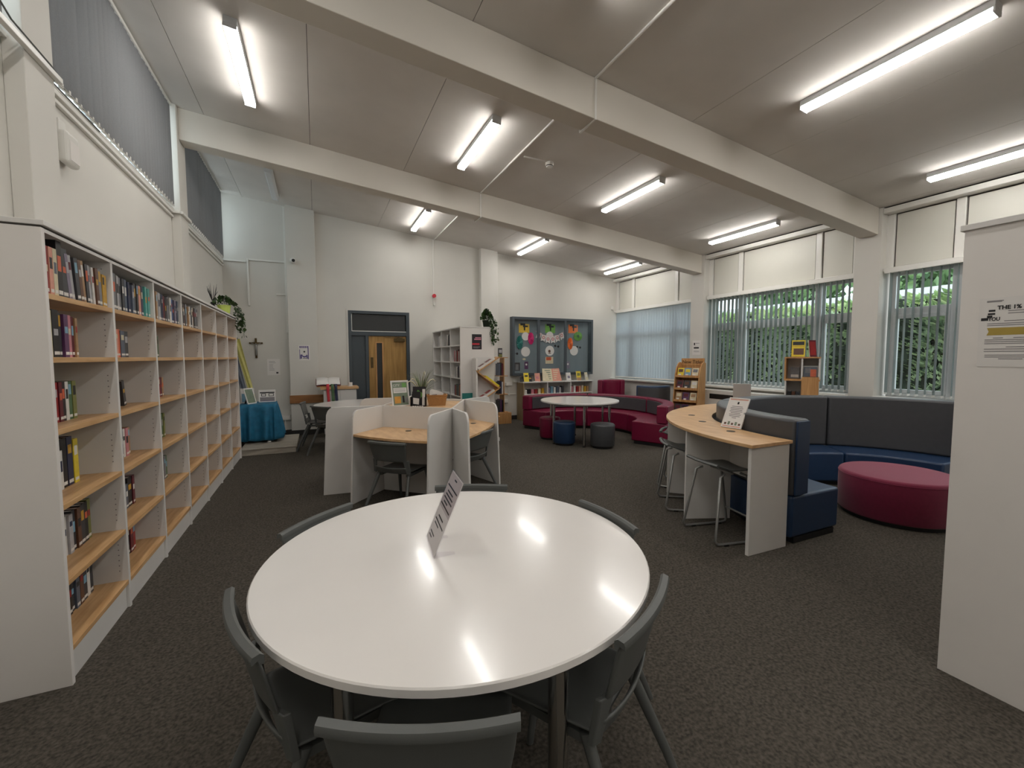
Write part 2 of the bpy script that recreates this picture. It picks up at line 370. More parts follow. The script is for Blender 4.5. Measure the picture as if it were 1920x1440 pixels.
# ---- skirting
struct('baseboard_left', MB().box(XL, XL+0.015, YN, YB, 0, 0.10), 'skirting')
struct('baseboard_back', MB().box(XL+0.02, -0.47, YB-0.015, YB, 0, 0.10).box(-0.485, 0.045, YB-0.145, YB-0.13, 0, 0.10).box(0.045, DX0, YB-0.015, YB, 0, 0.10)
       .box(DX1, 3.40, YB-0.015, YB, 0, 0.10).box(3.405, 3.845, YB-0.145, YB-0.13, 0, 0.10).box(3.845, XR, YB-0.015, YB, 0, 0.10), 'skirting')
# ---- windows of the right wall: three bays
def window_right(n, y0, y1, m1, m2):
    W = sroot('window_%d' % n, (XR+0.12, (y0+y1)/2, 0.9))
    zt = zc(XR)-0.02; zh = 2.70
    # sill board, cornice, head rail
    MB().box(XR-0.10, XR+0.25, y0+0.003, y1-0.003, 0.90, 0.94).build('sill', 'white_gloss', W, bevel=0.006, world=True)
    MB().box(XR-0.03, XR+0.30, y0+0.003, y1-0.003, zt-0.07, zt).build('cornice', 'white_gloss', W, bevel=0.006, world=True)
    MB().box(XR+0.03, XR+0.30, y0+0.003, y1-0.003, zh-0.02, zh+0.03).build('head_rail', 'white_gloss', W, bevel=0.005, world=True)
    cuts = [y0] + [m2, m1] + [y1]
    # posts
    for k, yy in enumerate((y0+0.04, m2, m1, y1-0.04)):
        MB().box(XR+0.098, XR+0.22, yy-0.045, yy+0.045, zh+0.03, zt-0.07).build('panel_post', 'white_gloss', W, bevel=0.006, world=True)
    segs = [(y0+0.085, m2-0.045), (m2+0.045, m1-0.045), (m1+0.045, y1-0.085)]
    for a, b in segs:
        # solid infill panel above the glazing, in a bead
        MB().box(XR+0.12, XR+0.14, a+0.017, b-0.017, zh+0.047, zt-0.087).build('infill_panel', 'infill_panel', W, world=True)
        MB().box(XR+0.135, XR+0.16, a, b, zh+0.03, zt-0.07).build('panel_backing', 'seam_dark', W, world=True)
    for a, b in segs:
        a -= 0.04; b += 0.04
        fr = MB()
        for p, q in ((a, a+0.06), (b-0.06, b)): fr.box(XR+0.17, XR+0.23, p, q, 0.94, zh-0.02)
        for p, q in ((0.94, 1.0), (2.07, 2.17), (zh-0.08, zh-0.02)): fr.box(XR+0.171, XR+0.229, a+0.06, b-0.06, p, q)
        fr.build('frame', 'upvc', W, world=True, bevel=0.004)
        # opening light stands proud in the frame
        s = MB(); c0, c1, z0, z1 = a+0.055, b-0.055, 0.995, 2.075
        s.box(XR+0.155, XR+0.205, c0, c0+0.05, z0, z1).box(XR+0.155, XR+0.205, c1-0.05, c1, z0, z1)
        s.box(XR+0.156, XR+0.204, c0+0.05, c1-0.05, z0, z0+0.05).box(XR+0.156, XR+0.204, c0+0.05, c1-0.05, z1-0.05, z1)
        sh = s.build('casement', 'upvc', W, world=True, bevel=0.004)
        mb = MB().box(XR+0.185, XR+0.189, c0+0.05, c1-0.05, z0+0.05, z1-0.05)
        mb.v = [tuple(Vector(p)-Vector(W.location)) for p in mb.v]; mb.build('pane', 'window_glass', sh)
        MB().box(XR+0.198, XR+0.202, a+0.06, b-0.06, 2.17, zh-0.08).build('pane', 'window_glass', W, world=True)
    for yy in (m1, m2):
        MB().box(XR+0.13, XR+0.25, yy-0.05, yy+0.05, 0.94, zh-0.02).build('mullion', 'upvc', W, world=True, bevel=0.004)
    return W
window_right(1, 6.63, 9.25, 8.60, 7.17)
window_right(2, 3.65, 6.30, 5.60, 4.22)
window_right(3, 0.65, 3.33, 2.58, 1.20)
# ---- clerestory windows of the left wall
def window_left(n, y0, y1):
    W = sroot('window_%d' % n, (XL-0.06, (y0+y1)/2, 3.25)); fr = MB()
    k = max(1, round((y1-y0)/0.9)); ps = [y0+(y1-y0)*i/k for i in range(k+1)]
    def bar(p, q, z0, za, zb):
        fr.add([(XL-0.10, p, z0), (XL-0.05, p, z0), (XL-0.05, q, z0), (XL-0.10, q, z0), (XL-0.10, p, za), (XL-0.05, p, za), (XL-0.05, q, zb), (XL-0.10, q, zb)],
               [(0, 3, 2, 1), (4, 5, 6, 7), (0, 1, 5, 4), (1, 2, 6, 5), (2, 3, 7, 6), (3, 0, 4, 7)])
    for i, p in enumerate(ps):
        a = p if i == 0 else (p-0.03 if i < k else p-0.06); bar(a, a+0.06, 3.25, 4.44, 4.44)
    bar(y0+0.06, y1-0.06, 3.25, 3.31, 3.31); bar(y0+0.06, y1-0.06, 4.38, 4.44, 4.44)
    fr.build('frame', 'upvc', W, world=True, bevel=0.004)
    for i in range(k):
        MB().box(XL-0.077, XL-0.073, ps[i]+0.04, ps[i+1]-0.04, 3.31, 4.38).build('pane', 'window_glass', W, world=True)
    MB().box(XL-0.10, XL+0.03, y0+0.003, y1-0.003, 3.225, 3.25).build('sill', 'white_gloss', W, world=True, bevel=0.004)
window_left(4, 6.63, 9.20); window_left(5, 3.63, 6.30); window_left(6, 0.63, 3.33)
# ---- door with side panel and fanlight
D = sroot('door_1', ((DX0+DX1)/2, YB, 0)); f0, f1 = YB-0.02, YB+0.10
fr = MB().box(DX0, DX0+0.06, f0, f1, 0, DZ).box(DX1-0.07, DX1, f0, f1, 0, DZ).box(DX0+0.06, DX1-0.07, f0, f1, DZ-0.06, DZ)
fr.box(DX0+0.06, DX1-0.07, f0, f1, 1.945, 2.03).box(0.925, 0.985, f0, f1, 0, 1.945)
fr.build('frame', 'dark_grey_paint', D, world=True, bevel=0.004)
MB().box(DX0-0.03, DX0, f0+0.008, YB-0.001, 0, DZ+0.03).box(DX1, DX1+0.03, f0+0.008, YB-0.001, 0, DZ+0.03).box(DX0, DX1, f0+0.008, YB-0.001, DZ, DZ+0.03).build('architrave', 'wall_paint', D, world=True)
MB().box(DX0+0.06, 0.925, YB+0.02, YB+0.05, 0, 1.945).build('side_panel', 'dark_grey_paint', D, world=True)
MB().box(DX0+0.075, DX1-0.085, YB+0.02, YB+0.03, 2.045, DZ-0.075).build('fanlight', 'dark_panel', D, world=True)
MB().box(DX0+0.06, DX0+0.075, YB+0.0, YB+0.02, 2.03, DZ-0.06).box(DX0+0.06, DX1-0.07, YB+0.0, YB+0.02, 2.03, 2.045).build('fanlight_bead', 'white_gloss', D, world=True)
lf = MB()
vx0, vx1, vz0, vz1 = 1.145, 1.255, 0.55, 1.80
lf.box(0.99, vx0, YB+0.01, YB+0.055, 0.005, 1.94).box(vx1, DX1-0.075, YB+0.01, YB+0.055, 0.005, 1.94)
lf.box(vx0, vx1, YB+0.01, YB+0.055, vz1, 1.94).box(vx0, vx1, YB+0.01, YB+0.055, 0.005, vz0)
leaf = lf.build('leaf', 'door_oak', D, world=True)
def dchild(name, mb, m, **k):
    mb.v = [tuple(Vector(p)-Vector(D.location)) for p in mb.v]; return mb.build(name, m, leaf, **k)
dchild('vision_pane', MB().box(vx0, vx1, YB+0.03, YB+0.035, vz0, vz1), 'dark_panel')
dchild('vision_bead', MB().box(vx0-0.025, vx0, YB+0.0, YB+0.01, vz0-0.02, vz1+0.02).box(vx1, vx1+0.025, YB+0.0, YB+0.01, vz0-0.02, vz1+0.02).box(vx0, vx1, YB+0.0, YB+0.01, vz1, vz1+0.02).box(vx0, vx1, YB+0.0, YB+0.01, vz0-0.02, vz0), 'oak_stand')
dchild('push_plate', MB().box(1.02, 1.075, YB+0.004, YB+0.01, 1.28, 1.50), 'brass')
dchild('closer', MB().box(1.50, 1.72, YB-0.05, YB+0.01, 1.83, 1.90).box(1.56, 1.68, YB-0.03, YB-0.005, 1.90, 1.915).box(1.30, 1.62, YB-0.035, YB-0.02, 1.915, 1.925), 'brass', bevel=0.008)
# ---- dark-stained dado rail board on the pilaster
tag(MB().box(-0.485, 0.10, YB-0.165, YB-0.132, 0.62, 0.775).build('rail_board', 'rail_wood', bevel=0.004), 'brown wooden rail board fixed low on the back pillar beside the lectern', 'rail')
# ================================================================== ceiling lamps
GLOW = {}
lamp_proto = None
def lamp(x, y0, label, lit=True):
    y1 = y0+1.26; t = thing('ceiling_light', label, 'ceiling light', (x, (y0+y1)/2, zc(x)), 0, 'fluorescent battens on the ceiling')
    R = Matrix.Rotation(math.atan(0.1025), 3, 'Y')
    h = (y1-y0)/2
    b = MB().box(-0.052, 0.052, -h, h, -0.055, 0.002); b.v = [tuple(R @ Vector(p)) for p in b.v]
    b.build('body', 'lamp_off', t, bevel=0.004)
    d = MB(); pr = [(-0.05, -0.0552), (-0.05, -0.068), (-0.036, -0.085), (0.036, -0.085), (0.05, -0.068), (0.05, -0.0552)]
    n = len(pr); e = h-0.012
    d.add([(a, -e, c) for a, c in pr]+[(a, e, c) for a, c in pr], [tuple(range(n)), tuple(range(n, 2*n))[::-1]]+[(i, (i+1) % n, n+(i+1) % n, n+i) for i in range(n)])
    d.v = [tuple(R @ Vector(p)) for p in d.v]
    d.build('diffuser', 'lamp_glow' if lit else 'lamp_off', t)
    for p0, p1 in ((-h, -e-0.001), (e+0.001, h)):
        c = MB().box(-0.051, 0.051, p0, p1, -0.086, -0.0552); c.v = [tuple(R @ Vector(p)) for p in c.v]; c.build('end_cap', 'lamp_off', t)
LX = [-0.58, 1.85, 4.21, 6.58]
CN = ['above the long bookcase', 'second row from the long bookcase', 'third row from the long bookcase', 'nearest the windows']
for i, x in enumerate(LX):
    lamp(x, 4.40, 'lit white ceiling batten in the middle bay, '+CN[i])
    lamp(x, 7.49, ('unlit' if i == 0 else 'lit')+' white ceiling batten in the far bay, '+CN[i], lit=(i != 0))
    lamp(x, 1.36, 'lit white ceiling batten in the nearest bay, '+CN[i])
    lamp(x, -1.64, 'added lit white ceiling batten, unseen behind the viewer, '+CN[i]); lamp(x, -4.64, 'added lit white ceiling batten, unseen farthest behind the viewer, '+CN[i])  # unseen rows added behind the camera to brighten surfaces facing it
# ================================================================== blinds
def vane_mesh(name, wd, h):
    v = MB(); n = 4
    pts = [(-wd/2+wd*i/n, 0.006*(1-(2*i/n-1)**2)) for i in range(n+1)]
    v.add([(0.0+b, a, -h) for a, b in pts]+[(0.0+b, a, 0) for a, b in pts], [(i, i+1, n+2+i, n+1+i) for i in range(n)])
    return v.mesh(name, smooth=60)
def blind(label, x, y0, y1, ztop, zbot, ang, fabric, group, pitch=0.0855, rail=True, jitter=0.0, wd=0.089):
    t = thing('vertical_blind', label, 'blind', (x, (y0+y1)/2, zbot), 0, group)
    MB().box(x-0.02, x+0.02, y0, y1, ztop, ztop+0.035).build('headrail', 'white_gloss', t, world=True, bevel=0.003)
    me = vane_mesh('vane', wd, ztop-zbot-0.012); me.materials.append(MATS[fabric])
    wt = MB().box(-0.003, 0.003, -wd/2, wd/2, -(ztop-zbot)+0.002, -(ztop-zbot)+0.03).mesh('vane_weight'); wt.materials.append(MATS['white_gloss'])
    n = int((y1-y0-0.03)/pitch); y = y0+0.5*((y1-y0)-(n-1)*pitch)
    for i in range(n):
        a = rad(ang+random.uniform(-jitter, jitter))
        v = shared('vane', me, t, (0, y+i*pitch-(y0+y1)/2, ztop-zbot), (0, 0, a))
        shared('vane_weight', wt, v)
    MB().tube([(x+0.012, y0+0.03, zbot+0.012), (x+0.012, (y0+y1)/2, zbot+0.006), (x+0.012, y1-0.03, zbot+0.012)], 0.002, 4).build('bead_chain', 'white_gloss', t, world=True)
blind('pale blue vertical blind drawn closed over the farthest side window', XR+0.045, 6.65, 9.20, 2.655, 0.965, 14, 'vane_fabric', 'vertical blinds along the window wall', jitter=3)
blind('open vertical blind over the middle window behind the blue sofa', XR+0.045, 3.67, 6.28, 2.655, 0.965, 98, 'vane_fabric_open', 'vertical blinds along the window wall', jitter=4)
blind('open vertical blind over the window next to the tall white end panel', XR+0.045, 0.67, 3.31, 2.655, 0.965, 95, 'vane_fabric_open', 'vertical blinds along the window wall', jitter=4)
blind('grey vertical blind over the high window nearest the back corner', XL+0.035, 6.65, 9.12, 4.40, 3.255, -32, 'vane_fabric_dark', 'vertical blinds of the high windows', jitter=6)
blind('grey vertical blind over the high window above the long bookcase', XL+0.035, 3.65, 6.28, 4.40, 3.255, -12, 'vane_fabric_dark', 'vertical blinds of the high windows', jitter=6)
blind('grey vertical blind over the high window nearest the viewer', XL+0.035, 0.65, 3.31, 4.40, 3.255, -12, 'vane_fabric_dark', 'vertical blinds of the high windows', jitter=6)
# ================================================================== outside
tag(MB().box(7.55, 40, -12, 40, -0.3, 0.02).build('outside_ground', 'earth'), kind='structure')
tag(MB().box(8.6, 40, -12, 40, 0.03, 0.78).build('gravel_terrace', 'path_gravel'), kind='structure')
def leaves(mb, pts, size, seed=1):
    r = random.Random(seed)
    for p in pts:
        q = Matrix.Rotation(r.uniform(0, 6.28), 3, 'Z') @ Matrix.Rotation(r.uniform(0.3, 2.6), 3, 'X'); s = size*r.uniform(0.6, 1.35)
        a = [Vector(p)+q @ Vector(k)*s for k in ((-0.42, 0, 0), (0, -0.5, 0.06), (0.42, 0, 0), (0, 0.62, -0.05))]
        mb.add(a, [(0, 1, 2, 3)])
    return mb
def hedge(label, x, y0, y1, z0, z1, n, size, lm, seed, group=None):
    t = thing('hedge', label, 'hedge', (x+0.6, (y0+y1)/2, z0), 0, group); r = random.Random(seed)
    MB().grid(lambda u, v: (x+0.25+0.12*math.sin(u*90)+0.1*math.sin(v*14+u*60), y0+(y1-y0)*u, z0+(z1-z0-0.12)*v+0.05*math.sin(u*70)), 80, 10).build('core', 'hedge_core', t, world=True, solid=0.1)
    P = [(x+0.12*math.sin(yy*6)+r.uniform(-0.05, 0.32), yy, z0+0.02+(z1-z0)*r.random()**0.85+0.05*math.sin(yy*9)) for yy in (r.uniform(y0, y1) for _ in range(n))]
    o = leaves(MB(), P, size, seed).build('foliage', lm, t, world=True, recalc=False); o['kind'] = 'stuff'
hedge('dense dark green hedge right outside the side windows', 10.4, 1.5, 16.5, 0.78, 2.38, 14000, 0.13, 'hedge_leaf', 3)
hedge('pale bright green hedge beyond the dark one outside', 17.5, 2.0, 30.0, 0.78, 3.45, 9000, 0.22, 'hedge_leaf_pale', 4)
tag(MB().box(20, 22, 0, 38, 0.78, 3.72).box(19.7, 22.2, 0, 38, 3.72, 3.95).build('white_outbuilding', 'render_white'), 'long low white building beyond the hedges', 'building')
def tree(label, x, y, h, rr, seed):
    t = thing('tree', label, 'tree', (x, y, 0.78), 0, 'trees behind the white building'); r = random.Random(seed)
    MB().tube([(0, 0, 0), (0.1, 0, h*0.5), (0, 0.1, h*0.8)], [0.25, 0.2, 0.12], 8).build('trunk', 'soil', t)
    P = []
    while len(P) < 1600:
        a = Vector((r.uniform(-1, 1), r.uniform(-1, 1), r.uniform(-1, 1)))
        if 0.3 < a.length < 1: P.append((a.x*rr, a.y*rr, h*0.72+a.z*rr*0.85))
    o = leaves(MB(), P, 0.5, seed).build('crown', 'tree_leaf', t, recalc=False); o['kind'] = 'stuff'
for k, (y, lb) in enumerate(((5, 'leafy tree behind the white building, seen in the nearest window'), (11.2, 'leafy tree behind the white building, seen in the middle window'), (17.4, 'leafy tree behind the white building, left end of the middle window'))):
    tree(lb, 27.5, y, 6.5, 2.6, 20+k)
# ================================================================== long bookcase along the left wall
def bookcase(name, label, loc, rotz, nb, pitch, h, depth, shelves, plinth=0.145, back='back', top_over=0.012, double=False, holes=True):
    """local frame: front faces +X at x = 0, runs along +Y, first end panel at y = 0"""
    t = thing(name, label, 'bookcase', loc, rotz); L = nb*pitch
    for i in range(nb+1):
        y = min(max(i*pitch, 0.0125), L-0.0125)
        e = i in (0, nb)
        d = MB().box(-depth+(0 if e else 0.012), 0 if e else -0.004, y-0.0125, y+0.0125, 0, h-0.030).build('end_panel' if e else 'upright', 'laminate_end' if e else 'laminate_white', t, bevel=0.0015)
        if holes and i > 0:
            hm = MB()
            for r0 in range(6):
                z0 = ([plinth]+shelves[::-1])[r0]+0.06 if r0 < len(shelves)+1 else None
                if z0 is None: continue
                for k in range(6):
                    hm.disc((-0.045, y-0.0128, z0+k*0.032), 0.0035, (0, -1, 0), 0.0006, 6)
            o = hm.build('pin_holes', 'ink_soft', d); o['kind'] = 'stuff'
    MB().box(-depth-0.0, top_over, -0.004, L+0.004, h-0.022, h).build('top_board', 'laminate_white', t, bevel=0.002)
    MB().box(-depth, -0.004, 0.004, L-0.004, h-0.030, h-0.022).build('shadow_strip', 'seam_dark', t)  # dark strip colours in the shadow line under the top board
    MB().box(-depth, -0.002, 0.026, L-0.026, h-0.046, h-0.0305).build('top_rail', 'laminate_white', t)
    MB().box(-depth, -depth+0.008, 0.026, L-0.026, plinth, h-0.047).build('back_panel', 'laminate_white', t)
    for i in range(nb):
        a, b = i*pitch+0.0128+(0.0125 if i == 0 else 0), (i+1)*pitch-0.0128-(0.0125 if i == nb-1 else 0)
        MB().box(-0.035, -0.02, a, b, 0, plinth-0.026).build('plinth', 'laminate_white', t)
        for z in shelves+[plinth]:
            MB().box(-depth+0.0085, -0.006, a, b, z-0.025, z).build('shelf', 'oak', t, bevel=0.0015)
    return t
SH = [1.785, 1.503, 1.178, 0.832, 0.48]
BCX, BCY, PITCH = -1.057, 2.53, 0.6957
bookcase('bookcase', 'long white bookcase with oak shelves along the left wall', (BCX, BCY, 0), 0, 7, PITCH, 2.09, 0.34, SH, plinth=0.17)
# ---- books
def book(x, y, z, th, h, d, colour, label, group, rotz=0.0, lean=0.0, detail=True):
    """spine faces local +X"""
    c = MB().box(-0.003, 0, -th/2, th/2, 0, h).box(-d, -0.003, -th/2, -th/2+0.0025, 0, h).box(-d, -0.003, th/2-0.0025, th/2, 0, h)
    me = c.mesh('book', recalc=False); me.materials.append(CM(colour))
    o = bpy.data.objects.new('book', me); COL.objects.link(o)
    o.location = (x, y, z+abs(math.sin(lean))*th/2); o.rotation_euler = (lean, 0, rotz); tag(o, label, 'book', group)
    MB().box(-d+0.004, -0.003, -th/2+0.0025, th/2-0.0025, 0.004, h-0.004).build('pages', 'paper', o, recalc=False)
    if detail:
        lc = random.choice(['white', 'cream', 'mustard', 'pale grey', 'red', 'black', 'sky blue', 'orange']) if colour not in ('white', 'cream', 'pale grey') else random.choice(['black', 'navy', 'red', 'maroon', 'slate'])
        a = random.uniform(0.45, 0.7)*h
        MB().box(0, 0.0006, -th*0.33, th*0.33, a, a+h*random.uniform(0.12, 0.28)).build('spine_title', CM(lc), o, recalc=False)
        MB().box(0, 0.0006, -th*0.4, th*0.4, 0.012, 0.012+h*0.07).build('spine_label', CM('white'), o, recalc=False)
    return o
ROWZ = [1.785, 1.503, 1.178, 0.832, 0.48, 0.17]
ROWN = ['top shelf', 'second shelf', 'third shelf', 'fourth shelf', 'fifth shelf', 'bottom shelf']
BAYN = ['nearest bay', 'second bay', 'third bay', 'fourth bay']
FILL = {
 (0, 0): ['maroon', 'red', 'salmon', 'cream', ('black', .045, .262), ('charcoal', .05, .235), ('lavender', .03, .215, 8), ('pale grey', .03, .215, 8), ('charcoal', .035, .21, 7), ('brown', .03, .208, 7), ('tan', .028, .21, 6), ('charcoal', .03, .2, 5), ('pale grey', .022, .2, 5), ('grey', .022, .2, 4), ('white', .022, .198, 4), ('brown', .03, .2, 4), ('grey', .035, .205, 2), ('mustard', .03, .18), ('mustard', .03, .18)],
 (1, 0): [('green', .03, .215), ('grey', .035, .215), ('black', .03, .215), ('pale grey', .03, .21), ('grey', .035, .205), ('charcoal', .03, .205), ('slate', .035, .205), ('charcoal', .04, .205), ('black', .03, .205), ('salmon', .04, .2), ('navy', .03, .205), ('teal', .035, .21), ('turquoise', .03, .21), ('green', .03, .208), ('turquoise', .035, .206)],
 (2, 0): [('black', .03, .215), ('charcoal', .035, .215), ('tan', .03, .21), ('white', .04, .212), ('pale grey', .04, .21), ('slate', .035, .208), ('navy', .03, .21), ('charcoal', .03, .208), ('white', .035, .205), ('pale grey', .03, .2), ('blue', .03, .2), ('navy', .035, .2), ('lavender', .035, .2), ('navy', .03, .2), ('slate', .03, .2)],
 (3, 0): [('black', .035, .2), ('white', .03, .19), ('cream', .03, .2), ('charcoal', .03, .205), ('brown', .03, .2), ('grey', .04, .205), ('black', .04, .2), ('charcoal', .035, .2), ('white', .03, .195), ('tan', .03, .2), ('charcoal', .03, .2), ('grey', .04, .2), ('charcoal', .035, .195)],
 (0, 1): [('green', .05, .195), ('cream', .05, .215), ('black', .055, .22), ('charcoal', .03, .21), ('purple', .04, .205), ('pink', .035, .205), ('maroon', .025, .2), ('tan', .022, .195), ('brown', .022, .195)],
 (1, 1): [('salmon', .05, .17), ('orange', .045, .172), ('slate', .055, .165), ('charcoal', .05, .165)],
 (2, 1): [('green', .05, .16)],
 (0, 2): [('sky blue', .035, .2), ('slate', .035, .2), ('sky blue', .04, .2), ('blue', .03, .2), ('red', .035, .2), ('maroon', .03, .2), ('black', .03, .2), ('white', .028, .2), ('green', .035, .2), ('olive', .035, .2)],
 (1, 2): [('charcoal', .03, .17, 10)],
 (2, 2): [('red', .035, .16), ('maroon', .035, .16), ('tan', .03, .158)],
 (0, 3): [('grey', .03, .18), ('charcoal', .03, .185), ('pale grey', .03, .185), ('grey', .03, .19), ('white', .025, .19), ('pink', .03, .2), ('white', .03, .2), ('black', .055, .255), ('navy', .05, .255), ('yellow', .045, .235)],
 (1, 3): [('slate', .03, .19), ('white', .03, .19), ('pink', .035, .19), ('tan', .035, .19)],
 (2, 3): [('green', .025, .2), ('olive', .03, .2)],
 (0, 4): [('black', .028, .2), ('pale grey', .028, .2), ('white', .03, .2), ('sky blue', .03, .2), ('white', .03, .205), ('pale grey', .03, .205), ('charcoal', .03, .215), ('brown', .03, .215), ('charcoal', .035, .22), ('black', .03, .22), ('olive', .03, .225)],
 (1, 4): [('charcoal', .028, .16), ('white', .028, .165), ('pale grey', .03, .165), ('slate', .03, .165), ('black', .055, .2), ('maroon', .03, .2)],
 (2, 4): [('green', .03, .19)],
 (0, 5): [('cream', .025, .19), ('charcoal', .035, .2), ('black', .03, .2), ('charcoal', .03, .2), ('slate', .03, .2), ('brown', .03, .2), ('charcoal', .035, .205), ('white', .03, .22), ('charcoal', .03, .22)],
 (1, 5): [('black', .035, .2), ('maroon', .045, .19), ('red', .04, .19)],
}
SETB = [.018, .035, .115, .13, .13, .13]
ENDY = {(0, 0): .675, (1, 0): .675, (2, 0): .675, (3, 0): .62, (0, 1): .375, (1, 1): .31, (2, 1): .20, (0, 2): .52, (1, 2): .47, (2, 2): .56, (0, 3): .53, (1, 3): .55, (2, 3): .58, (0, 4): .63, (1, 4): .57, (2, 4): .58, (0, 5): .62, (1, 5): .53}
for (bay, row), lst in FILL.items():
    ys = BCY+bay*PITCH+(0.027 if bay == 0 else 0.015)+0.003; ye = BCY+bay*PITCH+ENDY[(bay, row)]
    lst = [(e if isinstance(e, tuple) else (e, .032, .215)) for e in lst]
    need = sum(e[1]+.002 for e in lst)
    while need < (ye-ys)*.92 and (row == 0 or len(lst) < 13) and not (row == 2 and bay == 1):
        e = (random.choice(['charcoal', 'grey', 'slate', 'maroon', 'navy', 'tan', 'white']), random.uniform(.026, .036), random.uniform(.17, .2)); lst.insert(0 if row else len(lst)//2, e); need += e[1]+.002
    k = min(1.25, (ye-ys)/need); y = ye-need*k
    for i, e in enumerate(lst):
        c, th, h = e[0], e[1]*k, e[2]; lean = rad(e[3]) if len(e) > 3 else 0.0
        d = random.uniform(.135, .155)
        book(BCX-SETB[row]-random.uniform(0, .012), y+th/2, ROWZ[row], th-0.0012, h, d, c, '%s book, %s from left, %s, %s of the long bookcase' % (c, ORD(i), ROWN[row], BAYN[bay]), 'books in the long white bookcase', lean=lean)
        y += th+.002*k
# ================================================================== tall end panel of the bookcase on the right
t = thing('bookcase', 'tall plain white bookcase end at the right edge, notice taped on it', 'bookcase', (2.675, 0.926, 0))
MB().box(0, 0.025, -0.42, 0, 0, 2.062).build('end_panel', 'laminate_end', t, bevel=0.0015)
MB().box(-0.012, 1.9, -0.43, 0.012, 2.062, 2.088).build('top_board', 'laminate_white', t, bevel=0.002)
MB().box(0.025, 1.875, -0.42, -0.41, 0, 2.062).build('back_panel', 'laminate_white', t)
for i in range(1, 4): MB().box(0.62*i+(0 if i < 3 else 0.0), 0.62*i+0.025, -0.4099, -0.004, 0, 2.062).build('upright' if i < 3 else 'end_panel', 'laminate_white', t)
for i in range(3):
    for z in SH+[0.17]: MB().box(0.026+0.62*i, 0.619+0.62*i, -0.4095, -0.006, z-0.025, z).build('shelf', 'oak_x', t)
    MB().box(0.026+0.62*i, 0.619+0.62*i, -0.035, -0.02, 0, 0.144).build('plinth', 'laminate_white', t)
# notice on it
n = thing('notice', 'white printed notice with a gold band reading THE 1% on the end panel', 'notice', (2.6742, 0.755, 1.455))
MB().plate([(-.0006, -.105, 0), (-.0006, .105, 0), (-.0006, .108, .297), (-.0006, -.102, .297)], 0.0008).build('sheet', 'paper', n)
Mx = lambda yy, zz: face_matrix((-0.0014, yy, zz), (0, -1, 0), (0, 0, 1))
lettering('THE 1%', 0.023, 'ink', n, Mx(0.052, 0.246), sx=0.92, bold=0.0007)
lettering('YOU', 0.021, 'ink', n, Mx(0.078, 0.199), sx=0.8, bold=0.0005)
MB().plate([(-.0012, .080, .168), (-.0012, -.09, .168), (-.0012, -.09, .136), (-.0012, .080, .136), (-.0012, .074, .152)], 0.0006).build('gold_band', 'highlight_gold', n)
MB().box(-.0016, -.001, .078, .100, .200, .212).box(-.0016, -.001, .066, .082, .212, .222).box(-.0016, -.001, .058, .080, .224, .232).box(-.0016, -.001, .058, .078, .238, .246).build('doodle', 'ink', n)
for k, (z, a, b) in enumerate(((.284, .085, .035), (.280, .085, .04), (.238, .02, -.09), (.228, .02, -.09), (.196, .03, -.09), (.186, .08, -.09), (.178, .08, -.09), (.124, .06, .03), (.124, -.0, -.04), (.116, .085, -.09), (.108, .085, -.09), (.1, .085, -.06), (.085, .02, -.09), (.076, .085, -.09), (.066, .085, -.09), (.05, .082, -.09), (.042, .082, -.08), (.034, .04, -.03))):
    MB().box(-.0015, -.0009, b, a, z-.0016, z+.0016).build('text_line', 'ink_soft', n)
# ================================================================== round tables
def round_table(label, c, r, z, legs, leg_r, leg_R, group, rot=0):
    t = thing('round_table', label, 'table', (c[0], c[1], 0), 0, group)
    MB().lathe([(r-0.012, z-0.03), (r, z-0.024), (r, z-0.004), (r-0.004, z)], (0, 0, 0), 96).build('tabletop', 'tabletop_white', t, smooth=30)
    MB().ring((0, 0), leg_R-0.03, leg_R+0.03, 0, 359.99, z-0.06, z-0.031, 48).build('apron_ring', 'steel_paint', t)
    for i in range(legs):
        a = rad(rot+360*i/legs)
        l = MB().cyl((leg_R*math.cos(a), leg_R*math.sin(a), 0), leg_r, 0.02, z-0.06, 20).build('leg', 'chrome', t, smooth=40)
        MB().cyl((leg_R*math.cos(a), leg_R*math.sin(a), 0), leg_r+0.004, 0, 0.02, 16).build('foot', 'black_plastic', l)
    return t
TC = (0.498, 1.590)
round_table('large round white table in the foreground with an acrylic sign', TC, 0.723, 0.74, 6, 0.029, 0.60, 'round white tables', rot=-80)
round_table('round white table on chrome legs in front of the red sofa', (4.24, 6.36), 0.69, 0.74, 6, 0.024, 0.55, 'round white tables', rot=-115)
round_table('round white table beside the study carrels near the door', (0.72, 7.42), 0.79, 0.735, 4, 0.024, 0.6, 'round white tables', rot=30)
